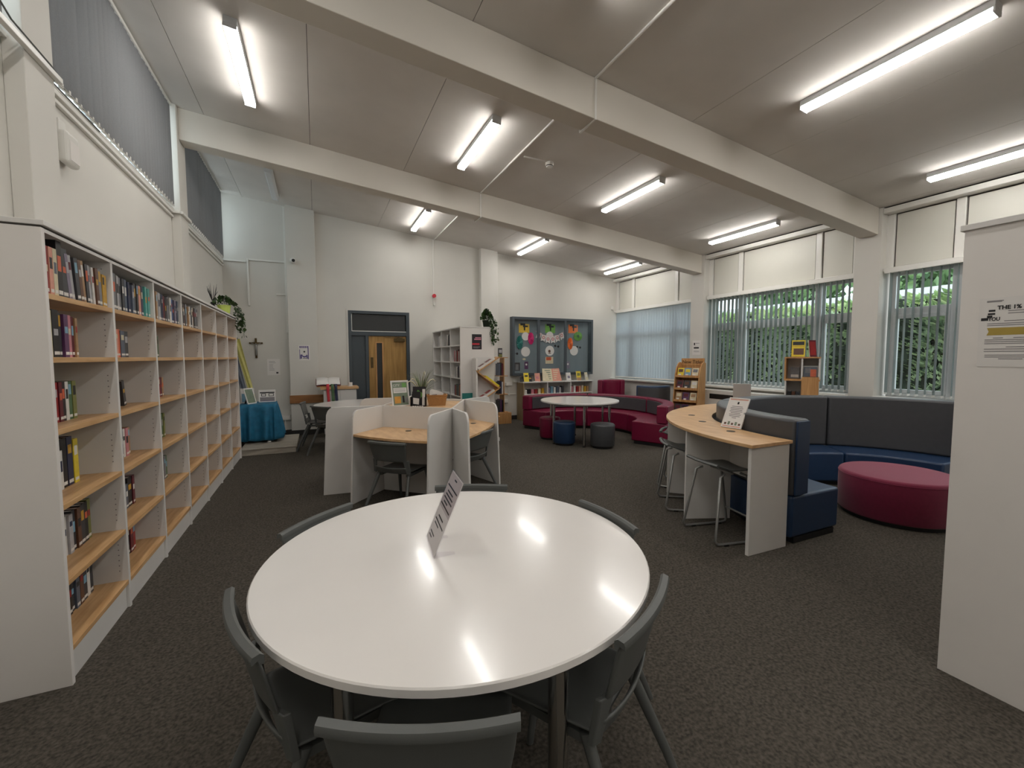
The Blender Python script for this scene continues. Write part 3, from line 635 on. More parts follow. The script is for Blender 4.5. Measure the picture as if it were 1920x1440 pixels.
# ================================================================== school chairs
def make_chair(m):
    t = thing('school_chair', 'x', 'chair', (0, 0, 0), 0, 'grey plastic school chairs')
    def seat(u, v):
        x = (2*u-1); wdt = 0.205-0.025*(1-v); y = -0.20+0.43*v
        z = 0.43-0.016*(1-x*x)*(1-(2*v-1)**2)+0.012*(1-v)-max(0, v-0.8)**2*0.9+0.008*abs(x)**3
        return (x*wdt, y, z)
    MB().grid(seat, 12, 12).build('seat', m, t, smooth=60, solid=0.014, sub=1)
    def back(u, v):
        x = 2*u-1; wdt = 0.178+0.024*math.sin(v*PI*0.5); z = 0.555+0.198*v
        y = -0.226-0.045*v-0.024*(1-x*x)-0.004*v*v
        return (x*wdt, y, z)
    MB().grid(back, 14, 8).build('backrest', m, t, smooth=60, solid=0.012, sub=1)
    # rolled top rim, a flat band with square ends
    r = MB(); n = 18; sec = [(-.019, .0), (-.015, .009), (.002, .013), (.011, .006), (.011, -.016), (.001, -.016), (-.004, -.004), (-.017, -.012)]
    for i in range(n+1):
        x = -1+2*i/n; yb = -.273-.024*(1-x*x); r.v += [(x*.207, yb+a_, .755+b_) for a_, b_ in sec]
    k = len(sec)
    for i in range(n):
        for q in range(k): r.f.append((i*k+q, i*k+(q+1) % k, (i+1)*k+(q+1) % k, (i+1)*k+q))
    r.f.append(tuple(range(k))[::-1]); r.f.append(tuple(n*k+q for q in range(k)))
    r.build('top_rim', m, t, smooth=50)
    for s in (-1, 1):
        MB().add([(s*.172, -.195, .425), (s*.204, -.185, .43), (s*.198, -.203, .57), (s*.150, -.222, .57), (s*.172, -.215, .425), (s*.204, -.205, .43), (s*.198, -.224, .57), (s*.150, -.243, .57)],
               [(0, 1, 2, 3), (4, 7, 6, 5), (0, 4, 5, 1), (1, 5, 6, 2), (2, 6, 7, 3), (3, 7, 4, 0)]).build('back_post', m, t, bevel=0.004)
    def low(u, v):
        x = 2*u-1; return (x*(.172+.008*v), -.196-.028*v-.022*(1-x*x), .428+.075*v-.012*v*(1-x*x))
    MB().grid(low, 12, 4).build('lower_back', m, t, smooth=60, solid=.012, sub=1)
    for s in (-1, 1):
        for (x0, y0, x1, y1) in ((.155, .14, .20, .235), (.165, -.165, .235, -.345)):
            MB().tube([(s*x0, y0, .425), (s*(x0*.75+x1*.25), y0*.7+y1*.3, .31), (s*(x0*.3+x1*.7), y0*.3+y1*.7, .14), (s*x1, y1, 0.0)], [.021, .02, .017, .0145], 8, flat=0.8).build('leg', m, t, smooth=60)
    for s in (-1, 1): MB().box(s*.150-.014, s*.150+.014, -.17, .15, .385, .413).build('seat_rail', m, t)
    MB().box(-.135, .135, -.012, .012, .39, .412).build('cross_rail', m, t)
    return t
proto = make_chair('chair_dark'); used = [False]
def chair(top, face, label):
    """top: where the middle of the back's rim stands in plan; face: heading in degrees the sitter looks towards"""
    a = rad(face); d = (math.cos(a), math.sin(a)); loc = (top[0]+d[0]*0.29, top[1]+d[1]*0.29, 0); rz = a-PI/2
    if not used[0]:
        used[0] = True; proto.location = loc; proto.rotation_euler = (0, 0, rz); proto['label'] = label; return proto
    return copy_tree(proto, loc=loc, rotz=rz, label=label)
def facing(p, c): return math.degrees(math.atan2(c[1]-p[1], c[0]-p[0]))
for p, lb in (((0.165, 0.815), 'grey plastic chair at the foreground table, closest to the viewer'),
              ((-0.226, 1.370), 'grey plastic chair tucked in at the left of the foreground table'),
              ((0.878, 0.936), 'grey plastic chair tucked in at the right front of the foreground table'),
              ((-0.022, 2.128), 'grey plastic chair at the far left of the foreground table'),
              ((1.235, 1.60), 'grey plastic chair at the far right of the foreground table'),
              ((0.793, 2.292), 'grey plastic chair at the far side of the foreground table, behind the acrylic sign')):
    chair(p, facing(p, TC), lb)
_c1 = chair((0.565, 4.06), 46, 'dark grey chair pushed into the front study carrel')
_c2 = chair((1.588, 4.21), 124, 'dark grey chair pushed into the right study carrel, by the tall divider')
_c1.scale = _c2.scale = (1, 1, .925)
chair((-0.24, 7.72), -8, 'grey chair facing the round table nearest the blue cloth')
chair((0.02, 6.98), 40, 'dark grey chair tucked under the round table behind the white carrel panel')
# ================================================================== acrylic sign on the foreground table
s = thing('sign_holder', 'slanted clear acrylic sign holder with a printed sheet on the foreground table', 'sign', (0.402, 1.752, 0.741), rad(-96))
tl = rad(23)
def lean_pts(w0, w1, h0, h1, off): return [(x, -off*math.cos(tl)+h*math.sin(tl), h*math.cos(tl)+off*math.sin(tl)) for x, h in ((w0, h0), (w1, h0), (w1, h1), (w0, h1))]
# local frame of the holder: x along the foot line, sheet leans back towards +y
MB().plate(lean_pts(0, .215, 0.002, .305, 0.003), 0.002).build('front_pane', 'clear_acrylic', s)
MB().plate(lean_pts(0, .215, 0.002, .305, -0.003), 0.002).build('back_pane', 'clear_acrylic', s)
sh = MB().plate(lean_pts(.003, .212, 0.006, .30, 0.0), 0.001).build('sheet', 'paper', s)
MB().plate(lean_pts(.005, .210, 0.15, .297, 0.0007), 0.0003).build('tinted_half', 'paper_tint', sh)
for k, (h, a, b) in enumerate(((.28, .09, .13), (.245, .02, .195), (.225, .05, .15), (.21, .04, .17), (.195, .03, .18), (.18, .05, .12), (.165, .02, .19), (.12, .06, .15), (.10, .03, .19), (.085, .04, .12), (.03, .03, .08), (.045, .03, .11))):
    MB().plate(lean_pts(a, b, h-.003, h+.003, 0.001), 0.0003).build('text_line', 'ink', sh)
for x0, x1 in ((0.0, 0.055), (.16, .215)):
    MB().plate([(x0, 0.0, .0015), (x1, 0.0, .0015), (x1-.012, .085, .0015), (x0+.02, .085, .0015)], 0.0025).build('foot', 'clear_acrylic', s)
# ================================================================== study carrel pod
ZT, ZD = 0.96, 0.72
V1, V2, V3 = (0.66, 4.94), (1.30, 4.36), (1.712, 5.213); V4 = (V1[0]+V3[0]-V2[0], V1[1]+V3[1]-V2[1])
P = thing('study_carrel', 'white study carrel cluster with oak desktops and rounded dividers', 'carrel', ((V1[0]+V3[0])/2, (V1[1]+V3[1])/2, 0))
def divider(a, e, name='divider', ztop=ZT, inset=0.05):
    """upright board from hub corner a to free end e; free edge leans in towards the top with a rounded corner"""
    ax, ay = a; L = math.hypot(e[0]-ax, e[1]-ay); d = ((e[0]-ax)/L, (e[1]-ay)/L); R = 0.085; Lt = L-inset
    prof = [(0.01, 0.0), (L, 0.0), (Lt+0.004, ztop-R)]
    for k in range(1, 9):
        t = PI/2*k/8; prof.append((Lt-R+R*math.cos(t), ztop-R+R*math.sin(t)))
    prof.append((0.01, ztop))
    return MB().plate([(ax+d[0]*s_, ay+d[1]*s_, z) for s_, z in prof], 0.022).build(name, 'laminate_white', P, world=True, bevel=0.003)
def screen(a, b):
    dx, dy = b[0]-a[0], b[1]-a[1]; L = math.hypot(dx, dy); n = (dy/L*0.011, -dx/L*0.011)
    MB().prism([(a[0]-n[0], a[1]-n[1]), (b[0]-n[0], b[1]-n[1]), (b[0]+n[0], b[1]+n[1]), (a[0]+n[0], a[1]+n[1])], 0.0, ZT-0.001).build('back_screen', 'laminate_white', P, world=True)
E_A, E_B, E_CL, E_CR, E_R = (0.03, 5.0), (0.28, 4.545), (0.895, 3.84), (1.315, 3.83), (1.93, 4.55)
for a, b in ((V1, V2), (V2, V3), (V3, V4), (V4, V1)): screen(a, b)
E_D1, E_D2, E_D3 = (V4[0]-0.62, V4[1]+0.10), (V4[0]+0.30, V4[1]+0.52), (V3[0]+0.52, V3[1]+0.36)
for a, e in ((V1, E_A), (V1, E_B), (V2, E_CL), (V2, E_CR), (V3, E_R), (V4, E_D1), (V4, E_D2), (V3, E_D3)): divider(a, e)
def desk(a, b, ea, eb, bow=0.05, pull=0.93):
    """desktop between two dividers; a,b hub corners, ea,eb free ends"""
    n = Vector((b[1]-a[1], a[0]-b[0])).normalized(); n = n if (Vector(ea)-Vector(a)).dot(n) > 0 else -n
    A, B = Vector(a), Vector(b); EA, EB = A.lerp(Vector(ea), pull), B.lerp(Vector(eb), pull); t = (B-A).normalized()*0.014
    pts = [A+t+n*.012, B-t+n*.012]
    for k in range(11):
        f = k/10; q = (EB-t).lerp(EA+t, f)+n*bow*(4*f*(1-f)); pts.append(q)
    d = MB().prism([tuple(q) for q in pts], ZD-0.025, ZD).build('desktop', 'oak_desk', P, world=True, bevel=0.003)
    g = (A+B)/2+n*0.17
    mb = MB().cyl((g.x, g.y, 0), 0.032, ZD, ZD+0.003, 24); L = P.matrix_basis.inverted(); mb.v = [tuple(L @ Vector(p)) for p in mb.v]
    mb.build('cable_port', 'black_plastic', d)
desk(V1, V2, E_B, E_CL); desk(V2, V3, E_CR, E_R, 0.03, 0.86); desk(V4, V1, E_D1, E_A); desk(V3, V4, E_D3, E_D2)
_cx, _cy = (V1[0]+V3[0])/2, (V1[1]+V3[1])/2
MB().prism([(_cx+(p[0]-_cx)*.972, _cy+(p[1]-_cy)*.972) for p in (V1, V2, V3, V4)], ZT-.045, ZT-.025).build('hub_top', 'oak_desk', P, world=True)
ZH = ZT-.0245
# ---- things on the hub
def framed(name, label, cat, loc, rotz, wd, h, tilt, frame_m, draw, border=0.014, group=None, strut=True):
    """upright frame leaning back; local: face looks to -Y, x to the right, base at origin"""
    t = thing(name, label, cat, loc, rotz, group); ti = rad(tilt)
    def q(x, z, off): return (x, z*math.sin(ti)-off*math.cos(ti), z*math.cos(ti)+off*math.sin(ti)+0.012*math.sin(ti)*0)
    def rect(x0, x1, z0, z1, off, th, nm, m, par=t): return MB().plate([q(x0, z0, off), q(x1, z0, off), q(x1, z1, off), q(x0, z1, off)], th).build(nm, m, par)
    fr = MB()
    for a in ((-wd/2, wd/2, 0, border), (-wd/2, wd/2, h-border, h), (-wd/2, -wd/2+border, border, h-border), (wd/2-border, wd/2, border, h-border)):
        fr.plate([q(a[0], a[2], .006), q(a[1], a[2], .006), q(a[1], a[3], .006), q(a[0], a[3], .006)], .012)
    fr.build('frame', frame_m, t)
    pic = rect(-wd/2+border, wd/2-border, border, h-border, .004, .004, 'picture', 'paper')
    draw(lambda x0, x1, z0, z1, nm, m, off=.0066: rect(x0, x1, z0, z1, off, .0006, nm, m, pic))
    if strut: MB().plate([(-0.02, 0.002+h*.7*math.sin(ti), h*.7*math.cos(ti)-.004), (0.02, 0.002+h*.7*math.sin(ti), h*.7*math.cos(ti)-.004), (0.02, h*.45, 0.002), (-0.02, h*.45, 0.002)], .003).build('strut', 'black_plastic', t)
    return t, q
def draw_city(r):
    r(-.09, .09, .01, .28, 'background', 'print_sage', .0063)
    r(-.08, .08, .155, .215, 'text_panel', 'paper'); r(-.075, .0, .035, .115, 'amber_shape', 'print_amber')
    for z in (.17, .185, .2): r(-.07, .065, z-.002, z+.002, 'text_line', 'ink_soft', .0072)
    r(.02, .045, .04, .12, 'dark_shape', 'ink'); r(.055, .08, .04, .10, 'dark_shape', 'ink_soft'); r(.03, .08, .22, .27, 'pale_shape', 'print_green')
ft, q = framed('picture_frame', 'white framed poster with an orange shape, standing on the carrel top', 'picture frame', (0.875, 4.975, ZH), rad(14), .215, .30, 11, 'paper', draw_city)
_o = q(-.082, .228, .008); lettering('CITY', .042, 'paper', [c for c in ft.children if c.name.startswith('picture')][0], face_matrix(_o, (1, 0, 0), (0, math.sin(rad(11)), math.cos(rad(11)))), sx=.9)
# leaflet holder
b = thing('leaflet_stand', 'dark leaflet stand with green and white leaflets on the carrel top', 'leaflet stand', (1.055, 4.885, ZH), rad(-24))
MB().box(-.085, .085, -.045, .045, 0, .012).box(-.085, .085, .037, .045, .012, .14).box(-.085, -.079, -.045, .037, .012, .11).box(.079, .085, -.045, .037, .012, .11).build('tray', 'black_plastic', b)
for k, (m, w0, w1, y0, h) in enumerate((('poster_dark', -.075, .075, .028, .225), ('poster_dark', -.07, .075, .014, .2), ('ink', -.075, .02, -.004, .17), ('paper', .045, .076, -.018, .20))):
    o = MB().plate([(w0, y0, .0125), (w1, y0, .0125), (w1+.004, y0+.008, h), (w0+.004, y0+.008, h)], .006).build('leaflet', m, b)
    if k == 1: MB().plate([(-.05, .0125, .11), (.02, .0115, .09), (.06, .013, .14), (-.01, .0155, .19)], .001).build('green_motif', 'print_green', o)
    if k == 2: MB().plate([(-.06, -.009, .03), (.005, -.009, .02), (.01, -.006, .09), (-.06, -.006, .10)], .001).build('white_motif', 'paper', o)
for k in range(5): MB().box(-.06+.026*k, -.042+.026*k, -.0455, -.045, .002, .010).build('print_mark', 'paper', b)
# basket
k_ = thing('basket', 'woven wicker basket full of upright white leaflets on the carrel top', 'basket', (1.275, 4.905, ZH), rad(-12))
bm = MB()
def bpoly(w0, d0, z): return [(-w0, -d0, z), (w0, -d0, z), (w0, d0, z), (-w0, d0, z)]
ring = [bpoly(.095, .06, 0), bpoly(.115, .08, .115), bpoly(.121, .086, .118), bpoly(.121, .086, .128), bpoly(.109, .074, .128), bpoly(.09, .055, .01)]
vs = [p for r_ in ring for p in r_]; fs = [(3, 2, 1, 0)]+[(i*4+j, i*4+(j+1) % 4, (i+1)*4+(j+1) % 4, (i+1)*4+j) for i in range(5) for j in range(4)]+[(20, 21, 22, 23)]
bm.add(vs, fs).build('weave', 'wicker', k_)
for i in range(8):
    y = -.05+.013*i; x = -.09+.008*i; t_ = .17-.004*i
    MB().plate([(x, y, .03), (x+.105, y, .03), (x+.115, y+.012, t_), (x+.03, y+.012, t_+.025), (x+.01, y+.012, t_+.01)], .003).build('leaflet', 'paper', k_)
    MB().plate([(x+.03, y-.001, .11), (x+.09, y-.001, .115), (x+.09, y+.001, .135), (x+.03, y+.001, .13)], .0038).build('leaflet_print', 'ink_soft', k_)
# grassy plant
g = thing('potted_plant', 'grassy potted plant with pale drooping tips on the carrel top', 'plant', (1.14, 5.10, ZH))
MB().lathe([(.045, 0), (.058, .10), (.062, .10), (.062, .112), (.052, .112), (.05, .095)], n=24).build('pot', 'black_plastic', g, smooth=40)
MB().cyl((0, 0, 0), .05, .094, .096, 16).build('soil', 'soil', g)
bl = MB(); pt = MB(); rr = random.Random(5)
for i in range(60):
    a = rr.uniform(0, 2*PI); sp = rr.uniform(.04, .19); h = rr.uniform(.16, .38); wd_ = .0075
    pts = [Vector((math.cos(a)*(.02+sp*f**1.6), math.sin(a)*(.02+sp*f**1.6), .096+h*f-.05*f**3)) for f in (0, .25, .5, .75, 1)]
    sd = Vector((-math.sin(a), math.cos(a), 0)); vs = []
    for j, p_ in enumerate(pts): w_ = wd_*(1-.85*j/4); vs += [p_-sd*w_, p_+sd*w_]
    bl.add(vs, [(2*j, 2*j+1, 2*j+3, 2*j+2) for j in range(4)])
o = bl.build('foliage', 'grass_leaf', g, recalc=False, solid=0.0008); o['kind'] = 'stuff'
for a, sp, h in ((3.6, .22, .19), (3.2, .14, .215), (.3, .2, .2), (.6, .13, .17), (5.0, .1, .3)):
    pt.tube([(math.cos(a)*sp*f, math.sin(a)*sp*f, .096+h*math.sin(f*2.1)) for f in (0, .2, .4, .6, .8, 1)], [.004, .004, .005, .007, .006, .002], 6)
pt.build('pale_tips', 'pale_leaf', g, smooth=60)
# ================================================================== modular ring sofas
def sofa_section(name, label, c, a0, a1, body, back_m, pad_m, zb, group, endcap=(False, False), pad_in=True):
    am = rad((a0+a1)/2); t = thing(name, label, 'sofa', (c[0]+1.25*math.cos(am), c[1]+1.25*math.sin(am), 0), 0, group)
    n = max(8, int((a1-a0)/3)); g = 0.25
    MB().ring(c, .92, 1.55, a0+g, a1-g, .05, .39, n).build('seat', body, t, world=True, bevel=.022, smooth=35, seg=3)
    MB().ring(c, .97, 1.50, a0+2*g, a1-2*g, 0.0, .05, n).build('plinth', 'black_plastic', t, world=True)
    MB().ring(c, 1.36, 1.55, a0+g, a1-g, .392, zb, n).build('backrest', back_m, t, world=True, bevel=.024, smooth=35, seg=3)
    if pad_in:
        MB().ring(c, 1.345, 1.362, a0+(4 if endcap[0] else 1.0), a1-(4 if endcap[1] else 1.0), .41, zb-.035, n).build('back_pad', pad_m, t, world=True, bevel=.006, smooth=35)
    for e, (f, ang) in enumerate(zip(endcap, (a0, a1))):
        if f:
            q0, q1 = (ang-.35, ang+g-.02) if e == 0 else (ang-g+.02, ang+.35)
            MB().ring(c, 1.375, 1.535, q0, q1, .40, zb-.015, 2).build('end_cap', body, t, world=True, bevel=.004)
    return t
BC = (4.94, 2.07)
sofa_section('sofa_section', 'navy sofa section with grey back, nearest end beside the oak counter', BC, 118, 180, 'blue_vinyl', 'grey_vinyl', 'grey_vinyl', 1.005, 'blue curved sofa sections', (False, True), False)
sofa_section('sofa_section', 'navy sofa section with tall grey back below the middle window', BC, 52, 118, 'blue_vinyl', 'grey_vinyl', 'grey_vinyl', 1.005, 'blue curved sofa sections', pad_in=False)
sofa_section('sofa_section', 'navy sofa section with tall grey back nearest the right end panel', BC, 0, 52, 'blue_vinyl', 'grey_vinyl', 'grey_vinyl', 1.005, 'blue curved sofa sections', (True, False), False)
RC = (4.565, 6.64)
sofa_section('sofa_section', 'magenta sofa section with grey pad at the right end, nearest the oak counter', RC, -66, -6, 'magenta_vinyl', 'magenta_vinyl', 'grey_vinyl', .69, 'magenta curved sofa sections', (True, False))
sofa_section('sofa_section', 'magenta sofa section with grey pad in the middle, behind the round table', RC, -6, 54, 'magenta_vinyl', 'magenta_vinyl', 'grey_vinyl', .69, 'magenta curved sofa sections')
sofa_section('sofa_section', 'magenta sofa section with grey pad at the left end, below the display case', RC, 54, 114, 'magenta_vinyl', 'magenta_vinyl', 'grey_vinyl', .69, 'magenta curved sofa sections', (False, True))
# ottoman and drum stools
def drum(name, label, c, r, h, m, group=None):
    t = thing(name, label, 'stool' if r < .3 else 'ottoman', (c[0], c[1], 0), 0, group)
    MB().lathe([(r-.03, .0), (r-.03, .035)], n=48).build('base', 'black_plastic', t, smooth=40)
    R = .03; pr = [(r-.012, .036), (r, .05)]+[(r-R+R*math.cos(k*PI/12), h-R+R*math.sin(k*PI/12)) for k in range(0, 7)]
    pr += [(r*.6, h+.004), (0.002, h+.006)]
    MB().lathe(pr, n=64).build('upholstery', m, t, smooth=50)
    MB().lathe([(r+.0005, h-R-.004), (r+.003, h-R), (r+.0005, h-R+.004)], n=64).build('seam_piping', m, t, smooth=50)
    return t
drum('ottoman', 'large round magenta ottoman inside the navy sofa ring', (4.94, 2.07), .44, .415, 'magenta_fabric')
drum('drum_stool', 'blue drum stool at the round table by the magenta sofa', (3.84, 6.22), .19, .40, 'blue_vinyl', 'drum stools')
drum('drum_stool', 'charcoal drum stool at the round table by the magenta sofa', (4.29, 5.74), .20, .40, 'grey_vinyl', 'drum stools')
drum('drum_stool', 'magenta drum stool half hidden behind the blue drum stool', (3.88, 6.78), .19, .40, 'magenta_vinyl', 'drum stools')
# ================================================================== curved oak counter with skid stools
CC = (5.0, 2.05); R0, R1, ZC = 1.645, 2.11, .85
ct = thing('counter', 'curved oak counter on white panels wrapped around the navy sofa', 'counter', (CC[0]-1.88*math.cos(rad(45)), CC[1]+1.88*math.sin(rad(45)), 0))
MB().ring(CC, R0, R1, 70, 179.5, ZC-.026, ZC, 48).build('worktop', 'oak_desk', ct, world=True, bevel=.003)
for k, a in enumerate((178.6, 157.5, 136, 114, 92, 71)):
    ca, sa = math.cos(rad(a)), math.sin(rad(a)); n = (-sa*.014, ca*.014); p0 = (CC[0]+(R0+.02)*ca, CC[1]+(R0+.02)*sa); p1 = (CC[0]+(R1-.02)*ca, CC[1]+(R1-.02)*sa)
    MB().prism([(p0[0]-n[0], p0[1]-n[1]), (p1[0]-n[0], p1[1]-n[1]), (p1[0]+n[0], p1[1]+n[1]), (p0[0]+n[0], p0[1]+n[1])], 0, ZC-.0265).build('support_panel', 'laminate_white', ct, world=True, bevel=.002)
for a0, a1 in ((157.5, 178.6), (136, 157.5), (114, 136), (92, 114), (71, 92)):
    MB().ring(CC, R0+.02, R0+.038, a0+.45, a1-.45, .45, ZC-.0265, 8).build('modesty_panel', 'laminate_white', ct, world=True)
for a, r in ((164, 1.80), (146, 1.80), (131, 1.85)):
    MB().cyl((CC[0]+r*math.cos(rad(a)), CC[1]+r*math.sin(rad(a)), 0), .035, ZC, ZC+.0025, 24).build('cable_port', 'black_plastic', ct, world=True)
def make_stool():
    t = thing('skid_stool', 'x', 'stool', (0, 0, 0), 0, 'skid stools under the counter'); zs = .585
    def seat(u, v):
        x = 2*u-1; y = -.19+.38*v; wdt = .19-.02*v
        return (x*wdt, y, zs-.012*(1-x*x)+(.05*max(0, .35-v)/.35)**1.0+.006*abs(x)**3-.02*max(0, v-.85)/.15)
    MB().grid(seat, 12, 12).build('seat', 'chair_dark', t, smooth=60, solid=.014, sub=1)
    P = [(-.19+.38*i/10, -.205-.02*math.sin(PI*i/10), zs+.055) for i in range(11)]
    MB().tube(P, .012, 8, flat=1.5).build('back_lip', 'chair_dark', t, smooth=60)
    for s in (-1, 1):
        pts = [(s*.13, -.10, zs-.03), (s*.15, -.15, zs-.05), (s*.20, -.215, .10), (s*.205, -.225, .045), (s*.205, -.205, .015), (s*.205, -.15, .012), (s*.205, .16, .012), (s*.205, .20, .02), (s*.20, .205, .05), (s*.15, .10, zs-.05), (s*.13, .05, zs-.03)]
        sk = MB().tube(pts, .011, 8).build('skid_leg', 'steel_paint', t, smooth=60)
        for yy in (-.13, .13): MB().box(s*.205-.014, s*.205+.014, yy-.02, yy+.02, 0.0, .012).build('glide', 'black_plastic', sk)
    MB().tube([(-.19, .185, .16), (.19, .185, .16)], .009, 8).build('footrest', 'steel_paint', t, smooth=60); MB().tube([(-.13, -.02, zs-.032), (.13, -.02, zs-.032)], .010, 8).build('crossbar', 'steel_paint', t, smooth=60)
    return t
st = make_stool(); stn = [st]
for k, (a, lb) in enumerate(((168, 'grey skid stool under the near end of the oak counter'), (147, 'grey skid stool second from the near end of the oak counter'), (126, 'grey skid stool third from the near end of the oak counter'))):
    r = 1.96; loc = (CC[0]+r*math.cos(rad(a)), CC[1]+r*math.sin(rad(a)), 0); rz = rad(a)+PI/2
    if k == 0: st.location = loc; st.rotation_euler = (0, 0, rz); st['label'] = lb
    else: copy_tree(st, loc=loc, rotz=rz, label=lb)
# ================================================================== freestanding bookcase near the door
B2X, B2Y = 2.31, 7.22
b2 = thing('bookcase', 'white double-sided bookcase standing out from the back wall', 'bookcase', (B2X, B2Y, 0))
S2 = [1.72, 1.42, 1.13, .80, .47]
DEP = .645; H2 = 2.045; PB = .645
for i in range(4):
    y = min(max(i*PB, .0125), 3*PB-.0125)
    if i in (0, 3): MB().box(0, DEP, y-.0125, y+.0125, 0, H2-.022).build('end_panel', 'laminate_end', b2, bevel=.0015)
    else: MB().box(.004, DEP-.004, y-.0125, y+.0125, 0, H2-.022).build('upright', 'laminate_white', b2)
MB().box(-.008, DEP+.008, -.006, 3*PB+.006, H2-.0215, H2).build('top_board', 'laminate_white', b2, bevel=.002)
MB().box(DEP/2-.006, DEP/2+.006, .0255, 3*PB-.0255, .15, H2-.022).build('centre_board', 'laminate_white', b2)
for i in range(3):
    a, b = i*PB+(.0255 if i == 0 else .0128), (i+1)*PB-(.0255 if i == 2 else .0128)
    for z in S2+[.15]:
        MB().box(.004, DEP/2-.0062, a, b, z-.022, z).build('shelf', 'laminate_white', b2, bevel=.001)
        MB().box(DEP/2+.0062, DEP-.004, a, b, z-.022, z).build('shelf', 'laminate_white', b2, bevel=.001)
    MB().box(.03, .045, a, b, 0, .127).box(DEP-.045, DEP-.03, a, b, 0, .127).build('plinth', 'laminate_white', b2)
COLN = ['near column', 'middle column', 'far column']
F2 = {(0, 1): 'lavender maroon white black red maroon black white maroon pink', (0, 2): 'charcoal white black navy charcoal white grey', (0, 3): 'maroon red green slate navy green red maroon lavender', (0, 4): 'charcoal navy maroon red',
      (1, 0): 'charcoal black white grey', (2, 0): 'white pale_grey charcoal white navy', (1, 1): 'white grey', (2, 1): 'white', (0, 5): 'maroon brown', (1, 3): 'navy', (2, 3): 'slate'}
RZ2 = S2+[.15]
for (cl, rw), s_ in F2.items():
    y = B2Y+cl*PB+.03; cs = s_.split()
    if rw in (0,): y = B2Y+cl*PB+.10
    for i, c in enumerate(cs):
        c = c.replace('_', ' '); th = random.uniform(.032, .05); h = random.uniform(.18, .22); lean = rad(9) if (cl, rw) == (1, 0) else 0
        book(B2X+.012, y+th/2, RZ2[rw], th-.001, h, .15, c, '%s book, %s from near end, %s, %s of the back bookcase' % (c, ORD(i), ROWN[rw], COLN[cl]), 'books in the back bookcase', rotz=PI, lean=-lean, detail=False)
        y += th+.002+(.004 if lean else 0)
# dark poster on its end
po = thing('poster', 'black poster with red and white print on the back bookcase end', 'poster', (2.62, B2Y-.0008, 1.64))
MB().box(-.092, .092, -.0012, 0, 0, .27).build('sheet', 'poster_dark', po)
MB().box(-.05, .08, -.0018, -.0012, .17, .19).box(-.03, .08, -.0018, -.0012, .20, .215).build('print_line', 'print_pink', po)
MB().box(-.088, .05, -.0018, -.0012, .08, .11).build('red_band', 'print_red', po)
MB().box(-.07, .06, -.0018, -.0012, .035, .05).box(-.07, .03, -.0018, -.0012, .02, .028).build('print_line', 'ink_soft', po)
tag(MB().box(2.335, 2.56, B2Y-.006, B2Y-.001, .735, .86).build('teal_sign', CM('teal')), 'teal label panel low on the end of the back bookcase', 'sign')
# zig-zag display stand in front of that end
kz = thing('display_stand', 'white display stand with zig-zag oak book ledges before the back bookcase', 'display stand', (2.72, 7.03, 0))
MB().box(2.545, 2.93, 7.155, 7.175, 0, 1.50).build('back_board', 'laminate_white', kz, world=True, bevel=.002)
MB().box(2.515, 2.545, 6.98, 7.175, 0, 1.48).build('side_board', 'laminate_end', kz, world=True, bevel=.002)
MB().box(2.515, 2.95, 6.96, 7.175, 0, .06).build('base', 'laminate_white', kz, world=True)
zz = [(2.95, 1.50), (2.535, 1.245), (2.95, .945), (2.535, .70), (2.95, .42)]
for (xa, za), (xb, zb) in zip(zz[:-1], zz[1:]):
    d = Vector((xb-xa, 0, zb-za)).normalized(); n = Vector((-d.z, 0, d.x)); n = n if n.z > 0 else -n
    MB().plate([(xa, 6.955, za), (xb, 6.955, zb), (xb, 7.15, zb), (xa, 7.15, za)], .018).build('ledge', 'oak_stand', kz, world=True)
    MB().plate([(xb-d.x*.0, 6.955, zb)]+[(xb+n.x*.03, 6.955, zb+n.z*.03), (xb+n.x*.03, 7.15, zb+n.z*.03), (xb, 7.15, zb)], .012).build('ledge_lip', 'oak_stand', kz, world=True)
def slant_book(label, xa, za, xb, zb, f0, f1, colour, print_c, off=.0265):
    """a book lying on a slanted ledge"""
    A, B = Vector((xa, 7.0, za)), Vector((xb, 7.0, zb)); d = (B-A).normalized(); n = Vector((-d.z, 0, d.x)); n = n if n.z > 0 else -n
    p, q = A.lerp(B, f0)+n*off, A.lerp(B, f1)+n*off
    def qd(y0, y1, o, a=p, b=q): return [a+n*o+Vector((0, y0-7.0, 0)), b+n*o+Vector((0, y0-7.0, 0)), b+n*o+Vector((0, y1-7.0, 0)), a+n*o+Vector((0, y1-7.0, 0))]
    o = tag(MB().plate(qd(6.965, 7.135, 0), .034).build('book', CM(colour)), label, 'book', 'books on the zig-zag display stand')
    mb = MB().plate(qd(6.99, 7.115, .0175, p.lerp(q, .12), p.lerp(q, .45)), .001).plate(qd(7.0, 7.1, .0175, p.lerp(q, .55), p.lerp(q, .85)), .001)
    mb.v = [tuple(Vector(v)-o.location) for v in mb.v]; mb.build('cover_print', CM(print_c), o)
slant_book('white book with red print on the top slanted ledge of the zig-zag stand', *zz[0], *zz[1], .18, .92, 'white', 'maroon')
slant_book('yellow book on the second slanted ledge of the zig-zag stand', *zz[1], *zz[2], .35, .95, 'yellow', 'black')
slant_book('red and white book on the third slanted ledge of the zig-zag stand', *zz[2], *zz[3], .2, .9, 'white', 'red')
